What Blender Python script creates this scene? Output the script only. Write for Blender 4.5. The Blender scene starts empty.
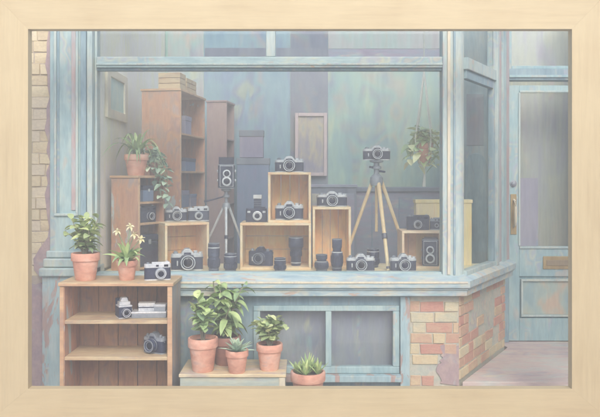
import bpy, math, random
from mathutils import Vector, Matrix

random.seed(7)
S = 0.006            # metres per building unit
EYE = 210.0          # eye height in units
FOC = 700.0          # viewing distance to the window plane in units
sc = bpy.context.scene
COL = sc.collection
R = math.radians
HAZE = 0.072


def lin(c):
    out = []
    for v in c:
        v = v / 255.0
        out.append(v / 12.92 if v <= 0.04045 else ((v + 0.055) / 1.055) ** 2.4)
    return out


def X(px, t): return (px - 300.0) * t / FOC
def Z(py, t): return EYE + (178.0 - py) * t / FOC
def Y(t): return t - FOC


# ------------------------------------------------------------------ materials
MATS = {}


def paint(name, cols, big=6.0, stroke=(30, 30, 6), rough=0.7, bump=0.25, mixs=0.52, tint=False,
          under=None, peel=0.62, peel_scale=(9, 9, 4), spec=0.3, metal=0.0, fine=0.09, contrast=1.15, gain=1.0, accent=None, amt=0.55):
    """hand-painted surface: patches of a small palette, brush streaks, optional flaked layer"""
    if name in MATS:
        return MATS[name]
    m = bpy.data.materials.new(name)
    m.use_nodes = True
    nt = m.node_tree
    N, L = nt.nodes, nt.links
    N.clear()
    out = N.new('ShaderNodeOutputMaterial')
    bs = N.new('ShaderNodeBsdfPrincipled')
    L.new(bs.outputs[0], out.inputs[0])
    bs.inputs['Roughness'].default_value = rough
    bs.inputs['Metallic'].default_value = metal
    bs.inputs['Specular IOR Level'].default_value = spec
    tc = N.new('ShaderNodeTexCoord')
    oi = N.new('ShaderNodeObjectInfo')
    off = N.new('ShaderNodeVectorMath'); off.operation = 'SCALE'
    comb = N.new('ShaderNodeCombineXYZ')
    for k in range(3):
        L.new(oi.outputs['Random'], comb.inputs[k])
    L.new(comb.outputs[0], off.inputs[0]); off.inputs['Scale'].default_value = 17.0
    add = N.new('ShaderNodeVectorMath'); add.operation = 'ADD'
    L.new(tc.outputs['Object'], add.inputs[0]); L.new(off.outputs[0], add.inputs[1])

    def noise(scale3, scale, detail=3.0, rough_=0.55, dist=0.0):
        mp = N.new('ShaderNodeMapping'); mp.inputs['Scale'].default_value = scale3
        L.new(add.outputs[0], mp.inputs[0])
        n = N.new('ShaderNodeTexNoise')
        n.inputs['Scale'].default_value = scale
        n.inputs['Detail'].default_value = detail
        n.inputs['Roughness'].default_value = rough_
        n.inputs['Distortion'].default_value = dist
        L.new(mp.outputs[0], n.inputs['Vector'])
        return n.outputs[0]

    def mth(op, a, b, clamp=False):
        n = N.new('ShaderNodeMath'); n.operation = op; n.use_clamp = clamp
        for i, v in enumerate((a, b)):
            if isinstance(v, (int, float)):
                n.inputs[i].default_value = v
            else:
                L.new(v, n.inputs[i])
        return n.outputs[0]

    nb = noise((1, 1, 1), big, 2.0, 0.5, 0.6)
    ns = noise(stroke, 1.0, 3.0, 0.6, 0.35)
    fac = mth('ADD', mth('MULTIPLY', nb, 1 - mixs), mth('MULTIPLY', ns, mixs))
    fac = mth('ADD', mth('MULTIPLY', mth('SUBTRACT', fac, 0.5), 2.3 * contrast), 0.5, True)
    if tint:
        at = N.new('ShaderNodeAttribute'); at.attribute_name = 'tint'
        fac = mth('ADD', mth('MULTIPLY', at.outputs['Fac'], 0.72), mth('MULTIPLY', fac, 0.28), True)

    def ramp(f, palette):
        cr = N.new('ShaderNodeValToRGB')
        e = cr.color_ramp.elements
        n = len(palette)
        while len(e) < n:
            e.new(0.5)
        for i, c in enumerate(palette):
            e[i].position = i / max(1, n - 1)
            e[i].color = (*[min(0.86, q * gain) for q in lin(c)], 1)
        L.new(f, cr.inputs[0])
        return cr.outputs[0]

    colr = ramp(fac, cols)
    hgt = ns
    if accent:
        an = noise((stroke[0] * .32, stroke[1] * .32, stroke[2] * .34), 1.0, 2.5, 0.62, 0.9)
        cr = N.new('ShaderNodeValToRGB')
        cr.color_ramp.elements[0].position = 0.53
        cr.color_ramp.elements[1].position = 0.62
        L.new(an, cr.inputs[0])
        pick = mth('ADD', mth('MULTIPLY', mth('SUBTRACT', noise((1, 1, 1), big * 1.7, 1.0), 0.5), 3.2), 0.5, True)
        mx = N.new('ShaderNodeMix'); mx.data_type = 'RGBA'
        L.new(mth('MULTIPLY', cr.outputs[0], amt), mx.inputs[0]); L.new(colr, mx.inputs[6]); L.new(ramp(pick, accent), mx.inputs[7])
        colr = mx.outputs[2]
    if under:
        pm = noise(peel_scale, 1.0, 4.0, 0.6, 0.8)
        cr = N.new('ShaderNodeValToRGB')
        cr.color_ramp.elements[0].position = peel
        cr.color_ramp.elements[1].position = peel + 0.035
        L.new(pm, cr.inputs[0])
        uc = ramp(ns, under)
        mx = N.new('ShaderNodeMix'); mx.data_type = 'RGBA'
        L.new(cr.outputs[0], mx.inputs[0]); L.new(colr, mx.inputs[6]); L.new(uc, mx.inputs[7])
        colr = mx.outputs[2]
        hgt = mth('SUBTRACT', ns, mth('MULTIPLY', cr.outputs[0], 0.5))
    # fine bristle streaks
    fs = noise((stroke[0] * 4, stroke[1] * 4, stroke[2] * 3), 1.0, 2.0, 0.6)
    hv = N.new('ShaderNodeHueSaturation')
    L.new(colr, hv.inputs['Color'])
    L.new(mth('ADD', mth('MULTIPLY', mth('SUBTRACT', fs, 0.5), fine * 4), 1.0), hv.inputs['Value'])
    L.new(hv.outputs[0], bs.inputs['Base Color'])
    bp = N.new('ShaderNodeBump')
    bp.inputs['Strength'].default_value = bump
    bp.inputs['Distance'].default_value = 0.004
    L.new(mth('ADD', hgt, mth('MULTIPLY', fs, 0.5)), bp.inputs['Height'])
    L.new(bp.outputs[0], bs.inputs['Normal'])
    MATS[name] = m
    return m


def glass(name, refl=0.10, rough=0.06, body=0.05, colour=(200, 210, 215)):
    """old window glass: mostly clear, a little reflection and a pale streaked film standing in for reflections"""
    m = bpy.data.materials.new(name); m.use_nodes = True
    nt = m.node_tree; N, L = nt.nodes, nt.links; N.clear()
    out = N.new('ShaderNodeOutputMaterial')
    tr = N.new('ShaderNodeBsdfTransparent'); tr.inputs[0].default_value = (0.97, 0.985, 0.98, 1)
    gl = N.new('ShaderNodeBsdfGlossy'); gl.inputs['Roughness'].default_value = rough
    df = N.new('ShaderNodeBsdfDiffuse'); df.inputs[0].default_value = (*lin(colour), 1)
    tc = N.new('ShaderNodeTexCoord'); mp = N.new('ShaderNodeMapping')
    mp.inputs['Rotation'].default_value = (0, R(28), 0); mp.inputs['Scale'].default_value = (5, 2, 0.7)
    L.new(tc.outputs['Object'], mp.inputs[0])
    n = N.new('ShaderNodeTexNoise'); n.inputs['Scale'].default_value = 1.6; n.inputs['Detail'].default_value = 5
    L.new(mp.outputs[0], n.inputs[0])
    mr = N.new('ShaderNodeMapRange'); mr.inputs['From Min'].default_value = 0.4; mr.inputs['From Max'].default_value = 0.75
    mr.inputs['To Min'].default_value = body * 0.4; mr.inputs['To Max'].default_value = body * 2.2  # pale diffuse streaks imitate reflections on the pane
    L.new(n.outputs[0], mr.inputs[0])
    m1 = N.new('ShaderNodeMixShader'); m1.inputs[0].default_value = refl
    L.new(tr.outputs[0], m1.inputs[1]); L.new(gl.outputs[0], m1.inputs[2])
    m2 = N.new('ShaderNodeMixShader'); L.new(mr.outputs[0], m2.inputs[0])
    L.new(m1.outputs[0], m2.inputs[1]); L.new(df.outputs[0], m2.inputs[2])
    L.new(m2.outputs[0], out.inputs[0])
    return m


ACB = [(196, 172, 158), (150, 190, 186), (166, 164, 188), (204, 204, 180), (140, 168, 186), (198, 182, 166)]
ACW = [(150, 144, 150), (196, 150, 100), (132, 112, 124), (188, 150, 128), (160, 158, 140)]
ACI = [(182, 182, 144), (128, 122, 156), (132, 172, 168), (180, 160, 150), (112, 140, 164)]
ACP = [(202, 192, 170), (166, 152, 164), (178, 186, 184), (200, 176, 164)]
VERT = (26, 26, 5)
HORI = (6, 26, 30)
BLUE = paint('pale_blue_paint', [(138, 172, 181), (156, 186, 192), (170, 197, 200), (184, 207, 206), (196, 209, 197)],
             5, VERT, 0.55, 0.35, under=[(178, 160, 150), (196, 176, 158), (205, 190, 170)], peel=0.70, peel_scale=(8, 8, 3), accent=ACB, amt=0.5, gain=0.93)
BLUEH = paint('pale_blue_paint_level', [(138, 172, 181), (156, 186, 192), (172, 199, 202), (186, 208, 206), (202, 210, 189)],
              5, HORI, 0.55, 0.35, under=[(186, 160, 150), (200, 190, 165)], peel=0.70, peel_scale=(3, 8, 9), accent=ACB, amt=0.5, gain=0.93)
BLUED = paint('grey_blue_paint', [(120, 148, 163), (134, 162, 175), (150, 176, 185), (160, 180, 179)], 5, VERT, 0.6, 0.3, accent=ACB, amt=0.5)
PEEL = paint('flaking_blue_paint', [(142, 174, 183), (166, 192, 197), (188, 204, 204)], 5, VERT, 0.7, 0.6,
             under=[(150, 130, 136), (176, 156, 150), (196, 180, 160)], peel=0.53, peel_scale=(10, 10, 4), accent=ACB, amt=0.5)
LIGHTB = paint('chalky_blue_paint', [(162, 188, 193), (180, 202, 203), (196, 210, 205), (202, 208, 191)], 6, VERT, 0.6, 0.3, accent=ACB, amt=0.5, gain=0.93)
PINKT = paint('bare_pink_timber', [(170, 158, 162), (186, 168, 166), (176, 180, 184), (196, 180, 172)], 7, VERT, 0.7, 0.4)
DOORB = paint('door_blue_paint', [(128, 164, 175), (144, 176, 183), (158, 186, 189), (172, 190, 187)], 4, VERT, 0.55, 0.3,
              under=[(186, 172, 160), (198, 176, 160)], peel=0.72, peel_scale=(6, 6, 3), accent=ACB, amt=0.5, gain=1.1)
PANELW = paint('worn_door_panel', [(132, 166, 172), (150, 178, 182), (168, 186, 178), (196, 180, 160), (206, 178, 158)], 5.5, (14, 20, 4), 0.6, 0.3, mixs=0.3)
SILLW = paint('worn_sill_paint', [(142, 172, 183), (162, 188, 197), (182, 202, 205), (208, 208, 191), (216, 206, 187)], 5, HORI, 0.6, 0.4, under=[(176, 156, 150), (196, 176, 160), (212, 200, 170)], peel=0.60, peel_scale=(3, 8, 12), accent=ACB, amt=0.5, gain=0.93)
CREAMW = paint('cream_plaster', [(222, 208, 166), (232, 218, 178), (228, 216, 190), (214, 210, 190)], 3, VERT, 0.8, 0.2, gain=1.6)
BACKB = paint('back_blue', [(112, 146, 170), (124, 158, 176), (136, 168, 180), (126, 150, 176), (146, 160, 184)], 2.5, (10, 10, 2), 0.85, 0.2, accent=ACI, amt=0.5, gain=0.95)
BACKT = paint('back_teal', [(124, 156, 166), (138, 172, 174), (152, 184, 174), (170, 190, 170), (188, 190, 160)], 1.9, (9, 9, 2.5), 0.85, 0.2, accent=ACI, amt=0.5, gain=1)
BACKP = paint('back_purple', [(118, 130, 152), (132, 142, 162), (144, 154, 168), (134, 162, 172)], 2.2, (10, 10, 2), 0.85, 0.2, accent=ACI, amt=0.5, gain=0.78)
BACKG = paint('back_grey', [(152, 150, 158), (164, 166, 168), (150, 172, 170), (176, 168, 160)], 2.2, (10, 10, 2), 0.85, 0.2, accent=ACI, amt=0.5, gain=1.1)
COUNT = paint('counter_purple', [(122, 120, 140), (138, 132, 150), (126, 138, 154), (150, 140, 148)], 3, HORI, 0.8, 0.2, gain=1.25, accent=ACI, amt=0.5)
BROWN = paint('old_brown_wood', [(140, 108, 96), (160, 120, 100), (176, 134, 108), (152, 130, 118), (188, 146, 116)], 5, VERT, 0.7, 0.35,
              under=[(150, 160, 165), (170, 178, 176)], peel=0.60, peel_scale=(9, 9, 3), gain=1.35, accent=ACW, amt=0.42)
BROWNL = paint('brown_wood_edge', [(176, 140, 112), (196, 158, 124), (212, 176, 138), (188, 164, 138)], 6, HORI, 0.65, 0.3, accent=ACW, amt=0.42)
BROWND = paint('inner_brown_wood', [(140, 104, 90), (158, 118, 96), (178, 138, 104), (146, 120, 108), (184, 148, 104)], 5, VERT, 0.75, 0.3, accent=ACW, amt=0.42, gain=1.05)
SHELFT = paint('worn_shelf_top', [(190, 160, 130), (206, 180, 144), (216, 196, 158), (196, 170, 146)], 6, HORI, 0.65, 0.3, accent=ACW, amt=0.42, gain=0.9)
GREYW = paint('weathered_grey_wood', [(150, 138, 134), (160, 160, 164), (176, 170, 160), (186, 160, 140)], 6, VERT, 0.7, 0.4, accent=ACW, amt=0.42)
CRATE = paint('pale_crate_wood', [(222, 166, 126), (236, 184, 144), (246, 200, 166), (230, 188, 166)], 6, (14, 14, 14), 0.65, 0.25, gain=1.25)
CRATEI = paint('crate_inner_boards', [(194, 146, 106), (212, 164, 116), (226, 182, 132), (208, 174, 140)], 5, VERT, 0.7, 0.3, gain=1.45, accent=ACW, amt=0.42)
CRATEP = paint('pink_crate_wood', [(196, 164, 138), (210, 178, 150), (222, 192, 164)], 6, (14, 14, 14), 0.7, 0.25, gain=1.45)
YELW = paint('yellow_board', [(218, 184, 130), (230, 200, 146), (222, 200, 160), (208, 190, 162)], 3, VERT, 0.7, 0.25, gain=1.25)
PLATF = paint('display_floor', [(204, 190, 156), (216, 202, 166), (224, 212, 180), (198, 192, 178)], 5, HORI, 0.65, 0.2, gain=1.25)
FLOORM = paint('shop_floor', [(140, 130, 130), (156, 146, 140)], 3, HORI, 0.8, 0.2)
BLACK = paint('black_leatherette', [(36, 42, 64), (50, 57, 82), (70, 78, 104)], 14, (60, 60, 60), 0.55, 0.3, spec=0.5)
BLACKM = paint('black_metal', [(30, 36, 58), (48, 56, 82), (78, 88, 116)], 12, (30, 60, 60), 0.38, 0.08, spec=0.5)
SILVER = paint('satin_silver', [(176, 182, 190), (204, 210, 216), (224, 227, 230), (234, 236, 234)], 16, (60, 60, 60), 0.36, 0.05, metal=0.25, spec=0.5)
GREYM = paint('grey_metal', [(130, 138, 150), (150, 158, 168), (172, 178, 184)], 14, (40, 40, 40), 0.42, 0.06, metal=0.2)
LENSG = paint('lens_glass', [(14, 16, 30), (22, 30, 52), (44, 44, 78)], 10, (30, 30, 30), 0.16, 0.0, spec=0.35, fine=0.02)
RIB = paint('ribbed_grip', [(26, 30, 50), (46, 52, 76), (98, 106, 130)], 10, (160, 160, 20), 0.6, 0.6)
WHITE = paint('white_plastic', [(206, 208, 210), (222, 222, 220)], 8, (30, 30, 30), 0.5, 0.05)
TERRA = paint('terracotta', [(180, 130, 114), (200, 146, 126), (212, 160, 138), (220, 178, 158), (194, 162, 156)], 7, (12, 12, 24), 0.85, 0.3, gain=1.15)
TERRAD = paint('dark_terracotta', [(140, 104, 96), (156, 116, 104), (170, 128, 112)], 7, (12, 12, 24), 0.85, 0.3, gain=1.15)
SOIL = paint('soil', [(96, 84, 84), (112, 98, 92), (128, 112, 102)], 30, (60, 60, 60), 0.95, 0.8, gain=1.15)
LEAF = paint('leaf_green', [(94, 118, 94), (114, 138, 100), (138, 160, 110), (170, 184, 126), (214, 218, 156)], 18, (30, 30, 30), 0.55, 0.1, tint=True, gain=1.5)
LEAFB = paint('leaf_bluegreen', [(96, 120, 116), (120, 144, 130), (148, 168, 148), (184, 198, 172), (214, 216, 186)], 18, (30, 30, 30), 0.55, 0.1, tint=True, gain=1.5)
LEAFY = paint('leaf_olive', [(102, 122, 96), (126, 144, 104), (150, 164, 116), (184, 192, 138), (218, 220, 164)], 18, (30, 30, 30), 0.55, 0.1, tint=True, gain=1.5)
LEAFP = paint('leaf_pale', [(112, 140, 108), (138, 162, 120), (168, 184, 136), (200, 206, 156), (222, 222, 176)], 18, (30, 30, 30), 0.55, 0.1, tint=True, gain=1.5)
STEM = paint('plant_stem', [(130, 124, 112), (146, 144, 120)], 14, (20, 20, 20), 0.7, 0.2, gain=1.15)
STEMG = paint('green_stem', [(120, 140, 110), (146, 160, 124)], 14, (20, 20, 20), 0.7, 0.2, gain=1.15)
PETAL = paint('yellow_petal', [(214, 208, 160), (224, 218, 176), (226, 222, 198)], 20, (30, 30, 30), 0.6, 0.1)
ROPE = paint('pale_cord', [(190, 192, 184), (206, 208, 200)], 20, (60, 60, 60), 0.9, 0.3, gain=1.3)
TRIPW = paint('tripod_wood', [(196, 170, 132), (214, 190, 148), (224, 206, 170)], 8, VERT, 0.55, 0.15, gain=1.25)
BRICK = paint('old_bricks', [(182, 126, 118), (198, 150, 134), (200, 168, 144), (212, 194, 158), (208, 198, 168), (182, 186, 168)], 9, (16, 16, 34), 0.9, 0.8, tint=True, mixs=0.5)
BRICKC = paint('cream_bricks', [(196, 180, 154), (206, 192, 160), (214, 202, 170), (210, 198, 174), (200, 190, 166)], 9, (16, 16, 34), 0.9, 0.8, tint=True, mixs=0.5, gain=1.06)
MORTAR = paint('mortar', [(168, 156, 148), (184, 172, 158), (194, 186, 170)], 9, (24, 24, 24), 0.95, 0.6)
MORTARP = paint('worn_render', [(184, 178, 166), (198, 194, 178), (180, 188, 176), (204, 190, 174)], 7, (16, 16, 20), 0.95, 0.7, accent=ACP, amt=0.55)
PLAST = paint('pink_render', [(158, 142, 150), (174, 154, 156), (188, 168, 162)], 7, (18, 18, 18), 0.95, 0.7, accent=ACP, amt=0.55)
PAVE = paint('paving', [(166, 154, 160), (180, 168, 168), (194, 180, 174), (184, 184, 180), (208, 196, 178)], 3, (4, 22, 22), 0.85, 0.3, accent=ACP, amt=0.55)
STEPM = paint('doorstep_stone', [(170, 156, 160), (186, 170, 170), (200, 184, 176), (190, 190, 184), (212, 200, 180)], 3.5, (5, 20, 20), 0.8, 0.3, accent=ACP, amt=0.55, gain=1.12)
BRASS = paint('old_brass', [(168, 146, 104), (186, 164, 118), (200, 182, 140)], 14, VERT, 0.45, 0.15, metal=0.25, gain=0.85)
BRASSD = paint('dull_brass', [(140, 126, 104), (158, 142, 114)], 14, VERT, 0.5, 0.1)
DIM = paint('low_pane_backing', [(112, 116, 140), (124, 130, 146), (132, 140, 144), (146, 144, 152)], 3.5, VERT, 0.9, 0.2, accent=ACI, amt=0.5, gain=1.6)
CURT = paint('mauve_curtain', [(138, 134, 156), (150, 146, 164), (162, 158, 170)], 3, (20, 20, 2), 0.9, 0.2, gain=1.5, accent=ACI, amt=0.5)
DOORIN = paint('door_curtain', [(150, 146, 160), (158, 162, 164), (166, 172, 160), (176, 178, 160), (188, 182, 164)], 2.6, (16, 16, 1.6), 0.9, 0.2, accent=ACP, amt=0.5, gain=1.45)
BENCHT = paint('bench_top', [(206, 184, 146), (220, 202, 164), (226, 212, 180)], 6, HORI, 0.65, 0.25, accent=ACP, amt=0.55)
BENCHF = paint('bench_front', [(168, 186, 184), (184, 196, 188), (196, 200, 184), (202, 196, 170)], 5, HORI, 0.7, 0.3, accent=ACP, amt=0.55)
BOXB = paint('blue_carton', [(88, 106, 136), (102, 120, 146), (114, 118, 146)], 6, VERT, 0.8, 0.15, gain=1.25)
MAUVEW = paint('mauve_brown_wood', [(136, 116, 124), (152, 130, 132), (160, 140, 136), (144, 132, 140)], 5, VERT, 0.75, 0.3, gain=1.1)
BOXP = paint('mauve_carton', [(116, 116, 140), (128, 126, 148), (138, 136, 150)], 6, VERT, 0.8, 0.15, gain=1.25)
DOORWAYP = paint('lit_doorway_panel', [(120, 126, 150), (138, 138, 158), (160, 156, 156), (182, 174, 152), (146, 158, 162)], 5, VERT, 0.7, 0.1, gain=1)
PICL = paint('framed_print_teal', [(140, 168, 168), (160, 186, 180), (178, 192, 178)], 5, VERT, 0.7, 0.1, gain=1.25)
PFR = paint('cream_moulding', [(206, 200, 178), (220, 212, 188), (196, 192, 182)], 8, VERT, 0.6, 0.2, gain=1.02)
PFRM = paint('mauve_moulding', [(166, 154, 160), (180, 166, 164)], 8, VERT, 0.6, 0.2, gain=1.25)
BIRCH = paint('birch_frame_wood', [(186, 166, 129), (197, 179, 141), (204, 187, 149), (199, 182, 144)], 3.0, (2.4, 40, 40), 0.5, 0.05, fine=0.04, contrast=0.85)
GLASS = glass('shop_glass', 0.045, 0.05, 0.018)
GLASSD = glass('cellar_glass', 0.08, 0.10, 0.05, (176, 184, 196))


# ------------------------------------------------------------------ mesh builder (units -> metres on build)
class MB:
    def __init__(s):
        s.v, s.f, s.t = [], [], []
        s.M = Matrix.Identity(4)
        s.tint = 0.5

    def add(s, verts, faces, M=None):
        o = len(s.v)
        mm = s.M @ M if M is not None else s.M
        for p in verts:
            s.v.append(mm @ Vector(p))
        for f in faces:
            s.f.append([i + o for i in f]); s.t.append(s.tint)

    def box(s, x0, x1, y0, y1, z0, z1, M=None, taper=0.0):
        k = taper
        v = [(x0, y0, z0), (x1, y0, z0), (x1, y1, z0), (x0, y1, z0),
             (x0 + k, y0 + k, z1), (x1 - k, y0 + k, z1), (x1 - k, y1 - k, z1), (x0 + k, y1 - k, z1)]
        s.add(v, [(3, 2, 1, 0), (4, 5, 6, 7), (0, 1, 5, 4), (1, 2, 6, 5), (2, 3, 7, 6), (3, 0, 4, 7)], M)

    def prism(s, poly, a, b, axis='z', M=None):
        """poly (2-D, counter-clockwise) pushed from a to b along an axis"""
        n = len(poly)
        def mk(p, h):
            if axis == 'z': return (p[0], p[1], h)
            if axis == 'y': return (p[0], h, p[1])
            return (h, p[0], p[1])
        v = [mk(p, a) for p in poly] + [mk(p, b) for p in poly]
        f = [tuple(range(n - 1, -1, -1)), tuple(range(n, 2 * n))]
        f += [(i, (i + 1) % n, n + (i + 1) % n, n + i) for i in range(n)]
        if axis == 'y':
            f = [tuple(reversed(q)) for q in f]
        s.add(v, f, M)

    def lathe(s, prof, n=20, M=None, ring=False):
        v, f = [], []
        k = len(prof)
        for r, z in prof:
            for i in range(n):
                a = 2 * math.pi * i / n
                v.append((r * math.cos(a), r * math.sin(a), z))
        for j in range(k - 1):
            for i in range(n):
                i2 = (i + 1) % n
                f.append((j * n + i, j * n + i2, (j + 1) * n + i2, (j + 1) * n + i))
        if ring:
            for i in range(n):
                i2 = (i + 1) % n
                f.append(((k - 1) * n + i, (k - 1) * n + i2, i2, i))
        if not ring and prof[0][0] > 1e-6: f.append(tuple(range(n - 1, -1, -1)))
        if not ring and prof[-1][0] > 1e-6: f.append(tuple((k - 1) * n + i for i in range(n)))
        s.add(v, f, M)

    def tube(s, pts, r, n=6):
        pts = [Vector(p) for p in pts]
        if not isinstance(r, (list, tuple)): r = [r] * len(pts)
        v, f = [], []
        up0 = Vector((0.13, 0.31, 0.94))
        for i, p in enumerate(pts):
            d = (pts[min(i + 1, len(pts) - 1)] - pts[max(i - 1, 0)]).normalized()
            a = d.cross(up0)
            if a.length < 0.2: a = d.cross(Vector((1, 0, 0)))
            a.normalize(); b = d.cross(a)
            for k in range(n):
                q = 2 * math.pi * k / n
                v.append(p + (a * math.cos(q) + b * math.sin(q)) * r[i])
        for i in range(len(pts) - 1):
            for k in range(n):
                k2 = (k + 1) % n
                f.append((i * n + k, i * n + k2, (i + 1) * n + k2, (i + 1) * n + k))
        f.append(tuple(range(n - 1, -1, -1))); f.append(tuple((len(pts) - 1) * n + k for k in range(n)))
        s.add(v, f)

    def leaf(s, p, d, L, W, droop=0.3, fold=0.25, n=5, shape=0.8, tip=0.02):
        p = Vector(p); d = Vector(d).normalized()
        side = d.cross(Vector((0, 0, 1)))
        if side.length < 0.15: side = Vector((random.uniform(-1, 1), random.uniform(-1, 1), 0))
        side.normalize()
        roll = random.uniform(-0.5, 0.5)
        side = (side * math.cos(roll) + side.cross(d) * math.sin(roll)).normalized()
        v, f = [], []
        for i in range(n + 1):
            q = i / n
            c = p + d * L * q + Vector((0, 0, -1)) * droop * L * q * q
            dd = (d + Vector((0, 0, -1)) * 2 * droop * q).normalized()
            nr = side.cross(dd).normalized()
            w = W * 0.5 * (math.sin(math.pi * (q ** shape)) ** 0.8 if 0 < q < 1 else 0) + tip * W
            v += [c - side * w + nr * fold * w, c, c + side * w + nr * fold * w]
        for i in range(n):
            a, b = 3 * i, 3 * i + 3
            f += [(a, a + 1, b + 1, b), (a + 1, a + 2, b + 2, b + 1)]
        s.add(v, f)

    def build(s, name, mat, parent=None, bevel=0.0, loc=None, rot=None, smooth=True, seg=2):
        me = bpy.data.meshes.new(name)
        me.from_pydata([tuple(c * S for c in p) for p in s.v], [], s.f)
        me.validate()
        at = me.attributes.new('tint', 'FLOAT', 'FACE')
        for i in range(min(len(s.t), len(me.polygons))):
            at.data[i].value = s.t[i]
        if smooth:
            me.polygons.foreach_set('use_smooth', [True] * len(me.polygons))
            me.set_sharp_from_angle(angle=R(36))
        me.materials.append(mat)
        o = bpy.data.objects.new(name, me); COL.objects.link(o)
        if parent: o.parent = parent
        if loc: o.location = [c * S for c in loc]
        if rot: o.rotation_euler = rot
        if bevel:
            b = o.modifiers.new('bevel', 'BEVEL'); b.width = bevel * S; b.segments = seg
            b.limit_method = 'ANGLE'; b.angle_limit = R(38); b.harden_normals = smooth
        return o


def tag(o, label=None, cat=None, group=None, kind=None):
    if label: o['label'] = label
    if cat: o['category'] = cat
    if group: o['group'] = group
    if kind: o['kind'] = kind
    return o


def thing(name, label, cat, x, y, z, rz=0.0, group=None):
    o = bpy.data.objects.new(name, None); COL.objects.link(o)
    o.empty_display_size = 0.05
    o.location = (x * S, y * S, z * S); o.rotation_euler = (0, 0, R(rz))
    return tag(o, label, cat, group)


def rrect(w, d, r, n=4):
    p = []
    for cx, cy, a0 in ((w / 2 - r, d / 2 - r, 0), (-w / 2 + r, d / 2 - r, 90), (-w / 2 + r, -d / 2 + r, 180), (w / 2 - r, -d / 2 + r, 270)):
        for i in range(n + 1):
            a = R(a0 + 90 * i / n)
            p.append((cx + r * math.cos(a), cy + r * math.sin(a)))
    return p


def bx(name, mat, parent, x0, x1, y0, y1, z0, z1, bevel=0.5):
    m = MB(); m.box(x0, x1, y0, y1, z0, z1)
    return m.build(name, mat, parent, bevel)


FRONT = Matrix.Rotation(R(90), 4, 'X')      # lathe axis z -> -y


# ------------------------------------------------------------------ world, light, camera
w = bpy.data.worlds.new("World"); sc.world = w; w.use_nodes = True
wn = w.node_tree.nodes; wl = w.node_tree.links
bg = wn.get('Background') or wn.new('ShaderNodeBackground')
sky = wn.new('ShaderNodeTexSky'); sky.sky_type = 'NISHITA'; sky.sun_disc = False
SUN_EL, SUN_AZ = 42.0, 12.0        # sun behind the viewer
sky.sun_elevation = R(SUN_EL); sky.sun_rotation = R(180 - SUN_AZ + 0)
sky.air_density = 1.0; sky.dust_density = 3.0; sky.ozone_density = 1.0
wl.new(sky.outputs[0], bg.inputs[0]); bg.inputs[1].default_value = 0.15
sun = bpy.data.lights.new('sun', 'SUN'); sun.energy = 1.2; sun.angle = R(30); sun.color = (1.0, 0.96, 0.90)
so = bpy.data.objects.new('sun', sun); COL.objects.link(so)
az = R(SUN_AZ)
dirv = Vector((math.sin(az) * math.cos(R(SUN_EL)), -math.cos(az) * math.cos(R(SUN_EL)), math.sin(R(SUN_EL))))
so.rotation_euler = dirv.to_track_quat('Z', 'Y').to_euler(); so.location = (-4, -6, 8)
sky.sun_rotation = math.atan2(dirv.x, dirv.y)

cam = bpy.data.cameras.new('camera'); co = bpy.data.objects.new('camera', cam); COL.objects.link(co)
co.location = (0, -FOC * S, EYE * S); co.rotation_euler = (R(90), 0, 0)
cam.sensor_width = 36; cam.sensor_fit = 'HORIZONTAL'; cam.lens = 36 * FOC / 600.0
cam.shift_y = -30.5 / 600.0; cam.clip_end = 2000; cam.clip_start = 0.05
sc.camera = co
sc.view_settings.view_transform = 'Standard'; sc.view_settings.look = 'None'
sc.view_settings.gamma = 1.0; sc.view_settings.use_curve_mapping = False
sc.view_settings.exposure = 0.86
sc.cycles.use_denoising = True
sc.cycles.max_bounces = 10; sc.cycles.diffuse_bounces = 6; sc.cycles.transparent_max_bounces = 24
sc.cycles.caustics_reflective = False; sc.cycles.caustics_refractive = False

# ------------------------------------------------------------------ setting
m = MB(); G = 20000
m.add([(-G, -G, 0), (G, -G, 0), (G, G, 0), (-G, G, 0)], [(0, 1, 2, 3)])
tag(m.build('pavement', PAVE), kind='structure')

shop = thing('shop_building', 'pale blue timber shopfront with display window, brick pier and recessed glazed door', 'building', 0, 0, 0)
RX, RY = 0.525, 0.851                     # direction of the splayed return


def ret(s, o=0.0):
    """point at s along the return, o outward of it"""
    return (160 + RX * s + RY * o, RY * s - RX * o)


def retbox(mb, s0, s1, o0, o1, z0, z1):
    p = [ret(s0, o1), ret(s1, o1), ret(s1, o0), ret(s0, o0)]
    mb.prism(p, z0, z1)


# brick courses as separate raised bricks on a mortar bed
def bricks(mb, x0, x1, z0, z1, bw, bh, xf, skip, lo=0.0, hi=1.0, gap=1.0, proud=1.6):
    z = z0; row = 0
    while z + bh * 0.6 < z1:
        x = x0 - (bw * 0.5 if row % 2 else 0) + random.uniform(-2, 2)
        while x < x1:
            wv = bw * random.choice((1, 1, 0.9, 1.12, 0.55))
            a, b = max(x, x0), min(x + wv - gap, x1)
            h = min(bh - gap + random.uniform(-0.5, 0.4), z1 - z)
            if b - a > 2.5 and not skip((a + b) / 2, z + h / 2):
                mb.tint = random.uniform(lo, hi)
                j = lambda q=0.45: random.uniform(-q, q)
                pr = proud + random.uniform(-0.7, 0.7)
                q = [(a + j(), z + j()), (b + j(), z + j()), (b + j(), z + h + j()), (a + j(), z + h + j())]
                vv = [xf(u, 0.0, h_) for u, h_ in q] + [xf(u + (0.5 if i in (0, 3) else -0.5), pr, h_ + (0.4 if i < 2 else -0.4)) for i, (u, h_) in enumerate(q)]
                mb.add(vv, [(4, 5, 6, 7), (0, 1, 5, 4), (1, 2, 6, 5), (2, 3, 7, 6), (3, 0, 4, 7)])
            x += wv
        z += bh; row += 1


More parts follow.
